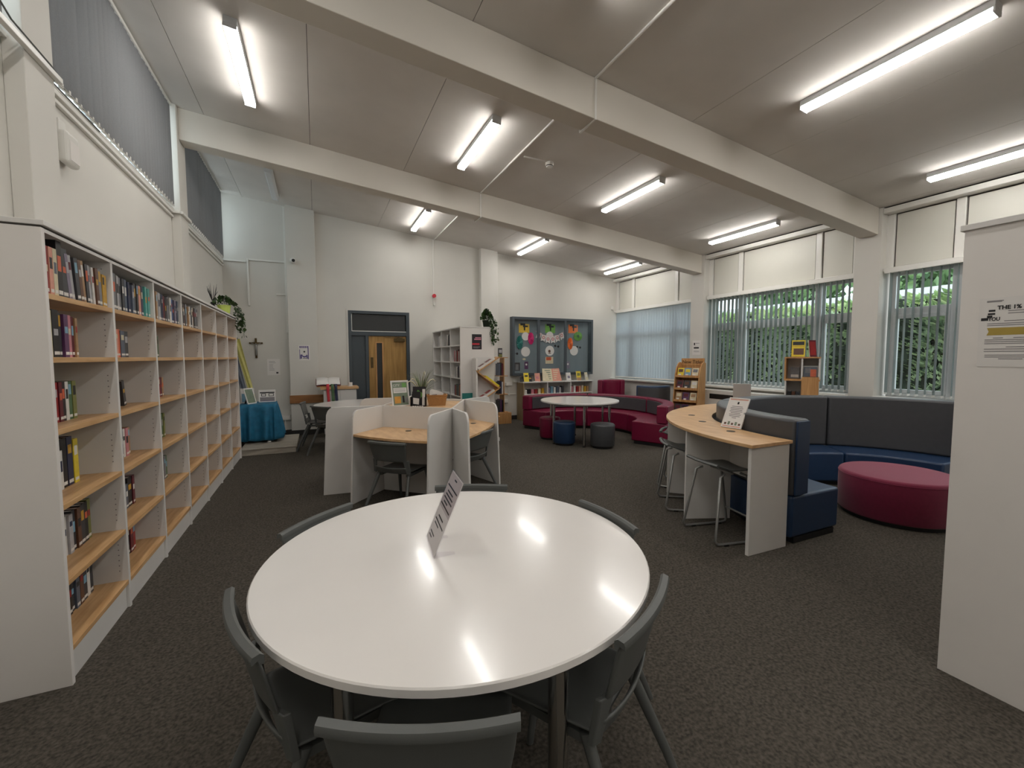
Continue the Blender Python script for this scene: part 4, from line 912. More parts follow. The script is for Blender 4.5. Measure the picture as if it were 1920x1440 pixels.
# book tower beside the pilaster
tw = thing('book_tower', 'narrow oak book tower on a box base beside the back pillar', 'book tower', (3.82, 8.84, 0))
MB().box(3.66, 3.98, 8.70, 8.98, 0, .25).build('base', 'oak_stand', tw, world=True, bevel=.004)
MB().box(3.80, 3.815, 8.72, 8.96, .25, 1.50).build('spine_board', 'oak_stand', tw, world=True)
for z in (.25, .66, 1.07, 1.48): MB().box(3.68, 3.90, 8.72, 8.96, z, z+.016).build('shelf', 'oak_stand', tw, world=True)
for r_, z in enumerate((.266, .676, 1.086)):
    for i, c in enumerate((('charcoal', 'purple', 'black'), ('black', 'navy', 'white'), ('slate', 'black', 'maroon'))[r_]):
        th = .034; x = 3.69+i*.036
        book(x+th/2, 8.745, z, th-.001, .27+.02*(i % 2), .19, c, '%s tall book, %s from left, %s of the oak book tower' % (c, ORD(i), ('the lowest tier', 'the middle tier', 'the upper tier')[r_]), 'books in the oak book tower', rotz=-PI/2, detail=False)
tb = tag(MB().box(3.70, 3.79, 8.78, 8.82, 1.4965, 1.70).build('book', CM('charcoal')), 'dark book standing upright on top of the oak book tower', 'book')
MB().box(-.04, .04, -.0212, -.0202, .01, .07).build('cover_print', CM('olive'), tb); MB().box(-.035, .035, -.0212, -.0202, .10, .17).build('cover_print', CM('pale grey'), tb)
# ================================================================== ivy plants
def ivy(label, loc, pot_m, trail, n, seed, spread=.16, up=.14, rot=0):
    t = thing('potted_plant', label, 'plant', loc, rot); r = random.Random(seed)
    MB().lathe([(.062, 0), (.078, .12), (.084, .12), (.084, .135), (.072, .135), (.07, .115)], n=28).build('pot', pot_m, t, smooth=40)
    MB().cyl((0, 0, 0), .07, .112, .116, 20).build('soil', 'soil', t)
    P = []; stm = MB()
    for i in range(n):
        a = r.uniform(0, 2*PI); f = r.random(); P.append((math.cos(a)*spread*f, math.sin(a)*spread*f, .13+up*(1-f*f)*r.random()+.02))
    for k in range(5):
        dx = trail[0]+r.uniform(-.05, .05); dy = trail[1]+r.uniform(-.06, .06); L = trail[2]*r.uniform(.6, 1)
        pth = [(0, 0, .13), (dx*.6, dy*.6, .17), (dx, dy, .12), (dx*1.08, dy*1.08, -L*.5), (dx*1.1+r.uniform(-.02, .02), dy*1.1, -L)]
        stm.tube(pth, .003, 5)
        for j in range(int(L*110)):
            f = r.random(); z = .12-f*(L+.12); P.append((dx*(1+.1*f)+r.uniform(-.035, .035), dy*(1+.1*f)+r.uniform(-.035, .035), z))
    stm.build('stems', 'ivy_leaf', t)
    o = leaves(MB(), P, .045, seed).build('foliage', 'ivy_leaf', t, recalc=False); o['kind'] = 'stuff'
ivy('ivy in a lime pot trailing off the far end of the long bookcase', (-1.15, 7.10, 2.0905), 'lime_pot', (.13, .20, .30), 130, 8, .15, .12)
ivy('ivy trailing over the right corner of the back bookcase', (2.89, 7.42, 2.0455), 'hedge_core', (.03, -.22, .36), 330, 9, .12, .20)
fl = thing('feather_vase', 'dark slim vase of black feathers on the long bookcase beside the ivy', 'vase', (-1.27, 7.05, 2.0905))
MB().lathe([(.03, 0), (.042, .06), (.02, .14), (.024, .17)], n=20).build('vase', 'black_plastic', fl, smooth=50)
fb = MB(); r_ = random.Random(2)
for i in range(14):
    a = r_.uniform(0, 6.28); fb.tube([(0, 0, .16), (math.cos(a)*.03, math.sin(a)*.03, .26), (math.cos(a)*.06, math.sin(a)*.06, .36+r_.uniform(-.05, .06))], [.002, .014, .003], 5, flat=.25)
fb.build('feathers', 'ink', fl)
# ================================================================== platform and teal draped table in the back corner
pf = thing('low_platform', 'low grey plank-effect platform in the back left corner', 'platform', (-.72, 8.07, 0))
MB().box(-1.09, -.335, 7.51, 8.66, 0, .085).build('riser', 'grey_plank', pf, world=True, bevel=.004)
for i in range(6):
    y0 = 7.50+i*.1945; MB().box(-1.095, -.325, y0, y0+.191, .0855, .10).build('plank', 'grey_plank', pf, world=True, bevel=.002)
tt = thing('draped_table', 'small table under a teal cloth on the grey platform', 'table', (-.90, 8.33, .101))
MB().box(-1.15, -.68, 8.06, 8.60, .70, .722).build('tabletop', 'oak_stand', tt, world=True)
for x in (-1.13, -.70):
    for y in (8.08, 8.58): MB().box(x-.015, x+.015, y-.015, y+.015, .101, .70).build('leg', 'black_plastic', tt, world=True)
def cloth(u, v):
    per = u*2*(.50+.57); x0, x1, y0, y1 = -1.165, -.665, 8.045, 8.615
    if per < .50: bx, by, nx, ny = x0+per, y0, 0, -1
    elif per < 1.07: bx, by, nx, ny = x1, y0+per-.5, 1, 0
    elif per < 1.57: bx, by, nx, ny = x1-(per-1.07), y1, 0, 1
    else: bx, by, nx, ny = x0, y1-(per-1.57), -1, 0
    w_ = (.5+.5*math.sin(u*88+1.6*math.sin(u*23)))**1.4; dp = .004+.03*v+.10*w_*v**.7
    return (bx+nx*dp, by+ny*dp, .728-v*(.60-.03*w_)-(0 if v else 0))
cl = MB().grid(cloth, 240, 10).build('cloth_skirt', 'teal_cloth', tt, world=True, smooth=70, solid=.003)
MB().box(-1.167, -.663, 8.043, 8.617, .7225, .729).build('cloth_top', 'teal_cloth', tt, world=True, bevel=.003)
MB().lathe([(.001, .0), (.03, .004), (.026, .02), (.001, .028)], (.15, -.33, 0.0), 12).build('cloth_weight', 'paper', tt)
def draw_a(r):
    r(-.11, .11, .015, .085, 'print_block', 'ink_soft'); r(-.11, .11, .155, .175, 'print_band', 'ink'); r(-.09, -.02, .10, .15, 'print_drawing', 'ink'); r(.02, .10, .10, .15, 'print_drawing', 'ink')
    r(-.08, -.03, .11, .14, 'print_hole', 'paper', .0074); r(.03, .09, .11, .14, 'print_hole', 'paper', .0074); r(-.11, .11, .012, .022, 'print_band', 'ink_purple', .0074)
framed('picture_frame', 'white framed black and purple print on the teal cloth', 'picture frame', (-.795, 8.45, .7295), rad(6), .255, .215, 14, 'paper', draw_a, group='frames on the teal cloth')
framed('picture_frame', 'white framed olive picture turned to the right on the teal cloth', 'picture frame', (-1.00, 8.22, .7295), rad(58), .20, .27, 16, 'paper', lambda r: r(-.085, .085, .016, .25, 'print', 'print_sage'), group='frames on the teal cloth')
framed('picture_frame', 'white framed pale blue print next to the bookcase end on the teal cloth', 'picture frame', (-1.08, 8.40, .7295), rad(10), .20, .25, 14, 'paper', lambda r: r(-.085, .085, .016, .16, 'print', CM('sky blue')), group='frames on the teal cloth')
# banners leaning in the corner behind the bookcase
def banner(label, x0, x1, m, zt):
    t = thing('rolled_banner', label, 'banner', (x1, 8.95, 0), 0, 'banners leaning in the back left corner')
    MB().tube([(x1, 8.90, .03), (x0, 9.12, zt)], .018, 10).build('pole', 'black_plastic', t, world=True)
    def g(u, v):
        p = Vector((x1, 8.88, .03)).lerp(Vector((x0, 9.10, zt)), .08+.9*v); w_ = (u-.5)*(.05+.05*v)
        return (p.x+w_, p.y-.022-.012*math.sin(u*9+v*5), p.z+w_*.4)
    MB().grid(g, 10, 16).build('cloth', m, t, world=True, smooth=60, solid=.003)
banner('pale yellow rolled banner leaning in the corner above the teal table', -1.31, -.90, CM('pale yellow'), 1.86)
banner('dark grey rolled banner leaning against the corner behind the teal table', -1.38, -1.02, CM('slate'), 1.70)
# crucifix, notice, poster on the back wall
cr = thing('crucifix', 'dark wooden crucifix hanging on the back wall', 'crucifix', (-1.02, YB-.001, 1.49))
MB().box(-.017, .017, -.02, 0, 0, .37).box(-.11, -.017, -.02, 0, .265, .295).box(.017, .11, -.02, 0, .265, .295).build('cross', 'brass', cr, bevel=.003)
MB().tube([(0, -.03, .05), (.004, -.032, .14), (0, -.034, .20), (0, -.03, .25)], [.008, .013, .017, .012], 8).tube([(-.085, -.024, .285), (0, -.03, .245), (.085, -.024, .285)], [.005, .009, .005], 6).lathe([(.002, .0), (.012, .012), (.002, .028)], (0, -.032, .252), 10).build('figure', 'steel_paint', cr, smooth=60)
no = thing('notice', 'white typed notice in a clear sleeve beside the crucifix', 'notice', (-.745, YB-.001, 1.165))
MB().box(-.107, .107, -.002, 0, 0, .31).build('sheet', 'paper', no)
for z in (.26, .235, .20, .175, .15, .12, .095): MB().box(-.075, random.uniform(-.02, .06), -.0028, -.002, z-.003, z+.003).build('text_line', 'ink_soft', no)
MB().box(.04, .075, -.0028, -.002, .03, .06).build('emblem', 'ink', no)
pp = thing('poster', 'purple and black drawing poster on the back pillar below the camera', 'poster', (-.21, YB-.1315, 1.445))
MB().box(-.098, .098, -.002, 0, 0, .292).build('sheet', 'paper', pp)
MB().box(-.085, -.075, -.0028, -.002, .02, .21).box(.06, .075, -.0028, -.002, .02, .24).box(-.07, -.045, -.0028, -.002, .03, .11).box(.035, .055, -.0028, -.002, .03, .10).build('border_pattern', 'ink_purple', pp)
for k in range(5): MB().box(-.08+.033*k, -.06+.033*k, -.0028, -.002, .235, .275).build('title_letter', 'ink_purple', pp)
MB().disc((0, -.0025, .10), .045, (0, -1, 0), .001, 24).build('bowl_drawing', 'ink_purple', pp); MB().disc((0, -.003, .118), .038, (0, -1, 0), .001, 24).build('bowl_gap', 'paper', pp); MB().disc((0, -.0032, .165), .016, (0, -1, 0), .001, 18).build('dot_drawing', 'ink', pp)
MB().box(-.03, .03, -.0028, -.002, .035, .045).build('text_line', 'ink', pp)
# ================================================================== lectern cabinet with the open book
lc = thing('cabinet', 'small white cabinet with an oak top beside the door', 'cabinet', (.39, 8.82, 0))
MB().box(.10, .68, 8.66, 9.04, .06, .90).build('body', 'laminate_white', lc, world=True, bevel=.002)
MB().box(.12, .66, 8.68, 9.02, 0, .06).build('plinth', 'black_plastic', lc, world=True)
for a, b in ((.103, .388), (.392, .677)):
    d = MB().box(a, b, 8.642, 8.659, .065, .885).build('door', 'laminate_white', lc, world=True, bevel=.002)
MB().box(.05, .72, 8.61, 9.07, .90, .945).build('top', 'oak_x', lc, world=True, bevel=.004)
ob = thing('open_book', 'large open book on a slanted rest with red, green and blue ribbons', 'book', (.19, 8.80, .9455))
MB().add([(-.20, -.13, 0), (.20, -.13, 0), (.20, .13, 0), (-.20, .13, 0), (-.20, -.13, .02), (.20, -.13, .02), (.20, .13, .13), (-.20, .13, .13)], [(0, 3, 2, 1), (4, 5, 6, 7), (0, 1, 5, 4), (1, 2, 6, 5), (2, 3, 7, 6), (3, 0, 4, 7)]).build('rest', 'oak_stand', ob)
MB().plate([(-.215, -.14, .024), (.215, -.14, .024), (.215, .14, .142), (-.215, .14, .142)], .006).build('cover', CM('maroon'), ob)
for s in (-1, 1):
    def pg(u, v, s=s): h = .028*math.sin(min(1, u*1.6)*PI*.5)*(1-u*.75)+.008; return (s*u*.205, -.135+.27*v, .027+.118*v+h)
    MB().grid(pg, 12, 2).build('page_block', 'paper', ob, smooth=60, solid=.012)
    for k in range(7):
        v = .14+.11*k; MB().plate([(s*.05, -.135+.27*v, .027+.118*v+.0275), (s*.17, -.135+.27*v, .027+.118*v+.0215), (s*.17, -.135+.27*(v+.03), .027+.118*(v+.03)+.0215), (s*.05, -.135+.27*(v+.03), .027+.118*(v+.03)+.0275)], .0006).build('text_line', 'ink_soft', ob)
for x, m in ((-.015, 'print_red'), (.065, 'cover_green'), (.125, 'cover_navy')):
    rb = MB().grid(lambda u, v, x=x: (x-.024+.048*u+.012*v*v, (-.145 if v > .12 else -.135+.0)-.055*min(1, v*5)-.004*math.sin(v*9), .055-.02*min(1, v*5)-.37*max(0, v-.15)), 3, 14)
    rb.build('ribbon', MATS[m], ob, smooth=60, solid=.002)
cn = thing('candle', 'small white candle holder on the cabinet by the door', 'candle', (.58, 8.80, .9455))
MB().lathe([(.04, 0), (.042, .07), (.038, .07), (.036, .05), (.002, .05)], n=24).build('holder', 'paper', cn, smooth=40); MB().cyl((0, 0, 0), .004, .05, .062, 6).build('wick', 'ink', cn)
MB().box(-.05, .06, -.05, .05, -.0002, .002).build('doily', 'paper', cn)
# ================================================================== display case on the back wall
DC0, DC1, DZ0, DZ1, DY = 4.19, 6.47, 1.06, 2.45, 9.10
dc = thing('display_case', 'dark grey glazed display case with three panes on the back wall', 'display case', ((DC0+DC1)/2, YB-.07, DZ0))
MB().box(DC0, DC0+.06, DY, YB-.001, DZ0, DZ1).box(DC1-.06, DC1, DY, YB-.001, DZ0, DZ1).box(DC0+.06, DC1-.06, DY, YB-.001, DZ0, DZ0+.06).box(DC0+.06, DC1-.06, DY, YB-.001, DZ1-.06, DZ1).build('frame', 'dark_grey_paint', dc, world=True, bevel=.004)
MB().box(DC0+.06, DC1-.06, YB-.012, YB-.001, DZ0+.06, DZ1-.06).build('back_board', 'board_grey', dc, world=True)
for x in (4.89, 5.65): MB().box(x-.035, x+.035, DY+.002, DY+.03, DZ0+.06, DZ1-.06).build('mullion', 'dark_grey_paint', dc, world=True, bevel=.003)
for a, b in ((DC0+.06, 4.855), (4.925, 5.615), (5.685, DC1-.06)):
    MB().box(a, b, DY+.014, DY+.018, DZ0+.06, DZ1-.06).build('pane', 'case_glass', dc, world=True)
IY = YB-.013
def deco(name, label, cat, x, z, parts, group='decorations in the display case'):
    t = thing(name, label, cat, (x, IY, z), 0, group)
    for nm, mb, m in parts: mb.build(nm, m, t)
def card(w_, h, y=-.004): return MB().box(-w_, w_, y, 0, -h, h)
for x, z, c, mk in ((4.56, 2.19, 'bright yellow', 'yellow'), (5.28, 2.20, 'bright green', 'green'), (5.95, 2.21, 'bright orange', 'orange')):
    deco('paper_card', '%s paper card with a dark sprig in the display case' % mk, 'card', x, z, [('card', card(.14, .105), CM(c)), ('sprig', MB().box(-.10, .03, -.006, -.004, .07, .12).box(-.03, .10, -.006, -.004, .03, .07).box(-.01, .03, -.006, -.004, -.05, .03), 'ink')])
def fan(name, lb, x, z, rx, rz_, c, cc):
    t = thing(name, lb, 'paper fan', (x, IY, z), 0, 'decorations in the display case'); n = 40
    vs = [(0, -.014, 0)]+[((rx if i % 2 else rx*.96)*math.cos(2*PI*i/n), -.006-.018*(i % 2), rz_*math.sin(2*PI*i/n)) for i in range(n)]
    MB().add(vs, [(0, 1+i, 1+(i+1) % n) for i in range(n)]).build('pleats', CM(c), t, solid=.002, recalc=False)
    MB().disc((0, -.026, 0), rx*.28, (0, -1, 0), .004, 16).build('centre', CM(cc), t)
fan('paper_fan', 'teal pleated paper fan in the display case', 4.44, 1.85, .088, .16, 'teal', 'teal')
fan('paper_fan', 'bright pink pleated paper fan in the display case', 4.74, 1.95, .082, .145, 'hot pink', 'hot pink')
fan('paper_fan', 'orange pleated paper fan in the display case', 5.86, 1.84, .08, .15, 'bright orange', 'orange')
fan('paper_fan', 'green pleated paper fan in the display case', 6.09, 2.03, .13, .115, 'bright green', 'green')
for x, z, r, lb in ((4.60, 2.0, .10, 'white paper disc left of the pink fan in the display case'), (4.60, 1.63, .12, 'white paper disc below the teal fan in the display case'), (5.27, 1.655, .125, 'white paper disc with a drawing in the middle pane'), (5.98, 1.66, .12, 'white paper disc below the orange fan in the display case'), (5.27, 2.03, .10, 'white paper disc behind the bunting in the display case')):
    deco('paper_disc', lb, 'paper disc', x, z, [('disc', MB().disc((0, -.003, 0), r, (0, -1, 0), .004, 32), 'paper')]+([('drawing', MB().disc((-.01, -.006, -.01), .035, (0, -1, 0), .001, 12).box(-.04, .03, -.0065, -.0055, -.07, -.05), CM('brown'))] if 'drawing' in lb else []))
bt = thing('bunting', 'string of six white bunting flags with red letters in the display case', 'bunting', (5.28, IY, 1.93), 0)
for i, (x, z, a) in enumerate(((-.33, .09, -22), (-.20, .03, -14), (-.07, -.005, -5), (.07, -.005, 5), (.20, .03, 14), (.33, .09, 22))):
    R_ = Matrix.Rotation(rad(-a), 3, 'Y')
    def tr(p, x=x, z=z, R_=R_): q_ = R_ @ Vector(p); return (q_.x+x, q_.y, q_.z+z)
    f = MB().plate([tr((-.06, -.02, .085)), tr((.06, -.02, .085)), tr((.06, -.02, -.085)), tr((0, -.02, -.05)), tr((-.06, -.02, -.085))], .002).build('flag', 'paper', bt)
    rg = MB(); n = 18
    for k in range(n):
        a0, a1 = 2*PI*k/n, 2*PI*(k+1)/n
        rg.add([tr((r0*math.cos(t_), -.0216, .02+r0*math.sin(t_))) for t_, r0 in ((a0, .024), (a1, .024), (a1, .038), (a0, .038))], [(0, 1, 2, 3)])
    rg.build('letter', 'print_red', f)
MB().tube([(-.42, -.02, .20), (-.33, -.02, .17), (-.2, -.02, .115), (0, -.02, .085), (.2, -.02, .115), (.33, -.02, .17), (.42, -.02, .20)], .003, 5).build('string', 'print_pink', bt)
for x, z, w_ in ((4.33, 1.59, 'left'), (5.47, 1.77, 'middle'), (6.12, 1.75, 'right')):
    deco('paper_glasses', 'black paper sunglasses in the %s pane of the display case' % w_, 'paper glasses', x, z, [('lens', MB().disc((-.045, -.003, .008), .028, (0, -1, 0), .003, 14), 'ink'), ('lens', MB().disc((.045, -.003, -.008), .028, (0, -1, 0), .003, 14), 'ink'), ('bridge', MB().box(-.03, .03, -.003, -.001, -.003, .003), 'ink')])
deco('paper_card', 'small orange and cream card low in the middle pane', 'card', 5.26, 1.42, [('card', card(.11, .085), CM('cream')), ('print', MB().box(-.09, .05, -.006, -.004, .0, .08), CM('orange'))])
deco('photo', 'grey photograph in the lower left of the display case', 'photo', 4.36, 1.27, [('print', card(.09, .10), CM('charcoal')), ('detail', MB().box(-.03, .05, -.006, -.004, -.08, .06), CM('grey'))])
for x, c, w_ in ((4.62, 'purple', 'left'), (5.80, 'lavender', 'right')): deco('photo', '%s small photo low in the %s pane of the display case' % (c, w_), 'photo', x, 1.30, [('print', card(.05, .09), CM(c)), ('face', MB().disc((0, -.0045, .02), .025, (0, -1, 0), .001, 12), 'paper')])
deco('paper_card', 'tiny cream fish-shaped card under the left white disc', 'card', 4.56, 1.45, [('card', MB().disc((0, -.003, 0), .045, (0, -1, 0), .003, 12, .024), CM('cream'))])
# ================================================================== low shelf unit below the case
LX0, LX1, LY0, LY1, LZ = 4.36, 6.31, 8.86, 9.22, .915
ls = thing('low_shelf', 'low white shelf unit with an oak end below the display case', 'shelf unit', ((LX0+LX1)/2, (LY0+LY1)/2, 0))
MB().box(LX0, LX0+.022, LY0, LY1, 0, LZ-.022).build('end_panel', 'oak_dull', ls, world=True)
MB().box(LX1-.022, LX1, LY0, LY1, 0, LZ-.022).build('end_panel', 'laminate_white', ls, world=True)
for x in (LX0+.65, LX0+1.30): MB().box(x-.012, x+.012, LY0+.002, LY1, .08, LZ-.022).build('upright', 'laminate_white', ls, world=True)
MB().box(LX0-.004, LX1+.004, LY0-.008, LY1, LZ-.0215, LZ).build('top_board', 'laminate_white', ls, world=True, bevel=.002)
MB().box(LX0+.0225, LX1-.0225, LY1-.012, LY1, .08, LZ-.022).build('back_panel', 'laminate_white', ls, world=True)
SB = [(LX0+.0225, LX0+.6375), (LX0+.6625, LX0+1.2875), (LX0+1.3125, LX1-.0225)]
for a, b in SB:
    for z in (.08, .37, .63): MB().box(a+.0005, b-.0005, LY0+.004, LY1-.0125, z-.02, z).build('shelf', 'laminate_white', ls, world=True)
SBN = ['left', 'middle', 'right']
for k, ((a, b), cs) in enumerate(zip(SB, (('white', 'black', 'pink', 'red', 'cream', 'mustard'), ('lavender', 'sky blue', 'white', 'slate', 'pale grey', 'charcoal'), ('pink', 'white', 'red', 'salmon', 'cream', 'mustard', 'tan')))):
    x = a+.03
    for i, c in enumerate(cs):
        th = .055 if k != 0 else .07; h = random.uniform(.13, .165) if k else random.uniform(.10, .13)
        book(x+th/2, LY0+.06, .6305, th-.003, h, .12, c, '%s book, %s from left, %s opening of the low shelf' % (c, ORD(i), SBN[k]), 'books in the low shelf unit', rotz=-PI/2, detail=False); x += th+.022
# ---- display books standing on the low shelf
def stand_book(label, x, z, w_, h, c, prints, tilt=12, y=8.98, rz=0, group='books standing on the low shelf', th=.018):
    o = thing('book', label, 'book', (x, y, z), rz, group); ti = rad(tilt)
    def q_(px, pz, off): return (px, pz*math.sin(ti)-off*math.cos(ti), pz*math.cos(ti)+off*math.sin(ti)+th*.5*math.sin(ti))
    def rc(x0, x1, z0, z1, off, t_, nm, m): return MB().plate([q_(x0, z0, off), q_(x1, z0, off), q_(x1, z1, off), q_(x0, z1, off)], t_).build(nm, m, o)
    rc(-w_/2, w_/2, 0, h, 0, th-.006, 'pages', 'paper'); rc(-w_/2, w_/2, 0, h, th/2-.0015, .003, 'front_cover', CM(c)); rc(-w_/2, w_/2, 0, h, -th/2+.0015, .003, 'back_cover', CM(c))
    for (a, b, c0, d0, m) in prints: rc(a*w_, b*w_, c0*h, d0*h, th/2+.0004, .0006, 'cover_print', CM(m))
    return o
stand_book('bright yellow book standing at the left of the low shelf', 4.50, LZ, .13, .21, 'yellow', ((-.3, .3, .55, .75, 'black'),))
stand_book('black book beside the yellow one on the low shelf', 4.40, LZ, .11, .13, 'black', ((-.3, .3, .2, .4, 'charcoal'),), y=9.02)
stand_book('black book right of the yellow one on the low shelf', 4.62, LZ, .09, .13, 'black', ((-.3, .3, .5, .7, 'mustard'),), y=9.02)
stand_book('pink book leaning on the low shelf left of the open display book', 4.80, LZ, .14, .20, 'salmon', ((-.3, .2, .3, .6, 'pink'),))
stand_book('white book leaning on the low shelf right of the open display book', 5.67, LZ, .13, .20, 'white', ((-.2, .3, .3, .6, 'lavender'),))
stand_book('yellow book on a card base at the right of the low shelf', 5.97, LZ, .13, .23, 'yellow', ((-.5, .5, 0, .3, 'tan'), (-.3, .3, .5, .8, 'olive')))
stand_book('pale book turned sideways at the right end of the low shelf', 6.21, LZ, .14, .20, 'cream', ((-.3, .3, .4, .7, 'white'),), rz=rad(28))
obk = thing('open_display_book', 'large open patterned book standing in the middle of the low shelf', 'book', (5.20, 9.0, LZ), 0)
for s, m in ((-1, 'cream'), (1, 'salmon')):
    MB().plate([(0, -.05, .004), (s*.265, -.02, .004), (s*.235, .07, .305), (0, .04, .30)], .014).build('page_side', CM(m), obk)
    for k in range(5):
        z0 = .05+.05*k; f = z0/.3
        MB().plate([(s*.04, -.05+.09*f-.0045, z0), (s*.21, -.027+.09*f-.0045, z0), (s*.21, -.027+.09*(f+.06)-.0045, z0+.018), (s*.04, -.05+.09*(f+.06)-.0045, z0+.018)], .001).build('page_print', 'print_sage' if s < 0 else CM('cream'), obk)
for k, (x, w_) in enumerate(((4.70, .06), (5.55, .05), (5.82, .05))): tag(MB().box(x-w_, x+w_, 8.875, 8.92, LZ+.0004, LZ+.012).build('paper_slip', 'paper'), 'white paper slip on the low shelf edge, %s from the left' % ORD(k), 'paper slip', 'paper slips on the low shelf')
# ================================================================== tub chairs by the windows
def tub(label, c, rz, m, pad, zb=.90):
    t = thing('tub_chair', label, 'armchair', (c[0], c[1], 0), rz)
    MB().box(-.29, .29, -.27, .31, .05, .42).build('seat', m, t, bevel=.03, seg=3); MB().box(-.25, .25, -.24, .27, 0, .05).build('plinth', 'black_plastic', t)
    MB().ring((0, 0), .26, .38, 20, 160, .30, zb, 24).build('backrest', m, t, bevel=.03, smooth=40, seg=3)
    MB().ring((0, 0), .246, .262, 35, 145, .44, zb-.05, 20).build('back_pad', pad, t, bevel=.005, smooth=40)
    return t
tub('magenta tub chair in the corner between low shelf and window', (6.62, 8.45), rad(-18), 'magenta_vinyl', 'magenta_vinyl', .93)
tub('blue tub chair with a charcoal face below the farthest window', (6.52, 7.02), rad(150), 'blue_vinyl', 'grey_vinyl', .90)
bt_ = [o for o in bpy.data.objects if o.get('label', '').startswith('blue tub')][0]
MB().ring((0, 0), .376, .386, 30, 150, .10, .86, 20).build('outer_pad', 'grey_vinyl', bt_, bevel=.004, smooth=40)
# ================================================================== convector heater under the middle window
hv = thing('convector_heater', 'white convector heater with a black grille under the middle window', 'heater', (7.05, 4.95, 0))
MB().box(6.97, 7.175, 3.72, 6.22, .08, .86).build('casing', 'white_gloss', hv, world=True, bevel=.008)
MB().box(7.0, 7.16, 3.76, 6.18, 0, .08).build('foot', 'white_gloss', hv, world=True)
gr = MB().box(6.966, 6.9705, 5.10, 5.92, .69, .785).build('grille', 'black_plastic', hv, world=True)
for k in range(5): MB().box(6.962, 6.966, 5.11, 5.91, .70+.018*k, .704+.018*k).build('grille_bar', 'dark_panel', hv, world=True)
# ================================================================== New Titles display stand
nt_ = thing('book_stand', 'tall oak book stand headed New Titles in front of the pillar', 'book stand', (6.55, 6.06, 0), rad(-74))
def side(x):
    pf_ = [(-.20, 0), (.18, 0), (.18, 1.38), (.10, 1.40), (.04, 1.37), (-.03, 1.28), (-.07, 1.16)]
    MB().plate([(x, a, b) for a, b in pf_], .018).build('side_board', 'oak_stand', nt_, bevel=.002)
side(-.24); side(.24)
MB().plate([(-.23, .17, .05), (.23, .17, .05), (.23, .17, 1.33), (-.23, .17, 1.33)], .012).build('back_board', 'oak_stand', nt_)
hd = MB().plate([(-.23, .163, 1.33), (.23, .163, 1.33), (.23, .163, 1.47), (-.23, .163, 1.47)], .018).build('header', 'oak_stand', nt_, bevel=.002)
lettering('New Titles', .092, 'soil', hd, face_matrix((-.21, .1515, 1.37), (1, 0, 0), (0, 0, 1)))
LZS = [1.115, .875, .645, .415, .185]
for i, z in enumerate(LZS):
    y0 = -.075-.03*i
    MB().box(-.23, .23, y0, .16, z-.014, z).build('ledge', 'oak_stand', nt_); MB().box(-.23, .23, y0-.012, y0, z-.014, z+.03).build('ledge_lip', 'oak_stand', nt_)
TW = [(('yellow', 'brown'), ('sky blue', 'yellow'), ('cream', 'grey')), (('maroon', 'black'), ('charcoal', 'brown'), ('cream', 'white')), (('tan', 'cream'), ('purple', 'maroon'), ('cream', 'tan')), (('charcoal', 'maroon'), ('purple', 'black'), ('tan', 'white')), (('navy', 'white'), ('red', 'white'), ('green', 'white'))]
TN = ['top', 'second', 'third', 'fourth', 'lowest']
Rz = Matrix.Rotation(rad(-74), 4, 'Z')
for i, row in enumerate(TW):
    for j, (c, p_) in enumerate(row):
        lp = Rz @ Vector((-.145+.145*j, -.045-.03*i+.0, LZS[i]))
        stand_book('%s book, %s from left, %s ledge of the New Titles stand' % (c, ORD(j), TN[i]), nt_.location.x+lp.x, lp.z+.0005, .125, .17, c, ((-.35, .35, .5, .85, p_), (-.3, .1, .12, .3, 'white')), tilt=14, y=nt_.location.y+lp.y, rz=rad(-74), group='books on the New Titles stand', th=.016)
# ================================================================== stacked box display by the middle window
sd = thing('book_carousel', 'white and oak box display unit before the middle window', 'display unit', (6.66, 4.0, 0), rad(-62))
MB().cyl((0, 0, 0), .22, 0, .03, 32).build('base', 'laminate_white', sd); MB().box(-.20, .20, -.16, .16, .03, .60).build('lower_box', 'laminate_white', sd, bevel=.003)
fb = MB().box(-.21, -.19, -.17, .17, .60, 1.14).box(.0, .21, -.18, -.165, .60, 1.14).box(.19, .21, -.165, .17, .60, 1.14).box(-.19, .19, .15, .17, .60, 1.14).box(-.19, .19, -.165, .15, .60, .615)
fb.build('lower_tier', 'laminate_white', sd); MB().box(.0, .21, -.186, -.1805, .62, 1.20).build('oak_front', 'oak_stand', sd)
MB().box(-.22, .22, -.18, .18, 1.14, 1.165).box(-.22, .22, -.18, .18, 1.475, 1.495).build('tier_board', 'oak_stand', sd)
MB().box(-.22, -.20, -.17, .17, 1.165, 1.475).build('side_board', 'oak_stand', sd); MB().box(-.01, .01, -.17, .15, 1.165, 1.475).box(.20, .22, -.17, .17, 1.165, 1.475).box(-.20, .20, .15, .17, 1.165, 1.475).box(.01, .20, -.03, .149, 1.165, 1.36).build('partition', 'laminate_white', sd)
Rd = Matrix.Rotation(rad(-62), 4, 'Z')
def on_sd(lb, x, y, z, w_, h, c, pr, tilt=8, rz=-62):
    q_ = Rd @ Vector((x, y, z)); stand_book(lb, sd.location.x+q_.x, q_.z+.0005, w_, h, c, pr, tilt=tilt, y=sd.location.y+q_.y, rz=rad(rz), group='books on the box display unit')
on_sd('large yellow book with black lettering on top of the box display unit', -.06, -.06, 1.4955, .17, .25, 'yellow', ((-.42, .42, .70, .92, 'black'), (-.45, .45, .62, .645, 'mustard'), (-.35, .4, .12, .5, 'brown')))
on_sd('dark red book turned edgeways behind the yellow one on the box display', .12, .04, 1.4955, .11, .25, 'maroon', ((-.4, .4, .1, .9, 'red'),), rz=-20)
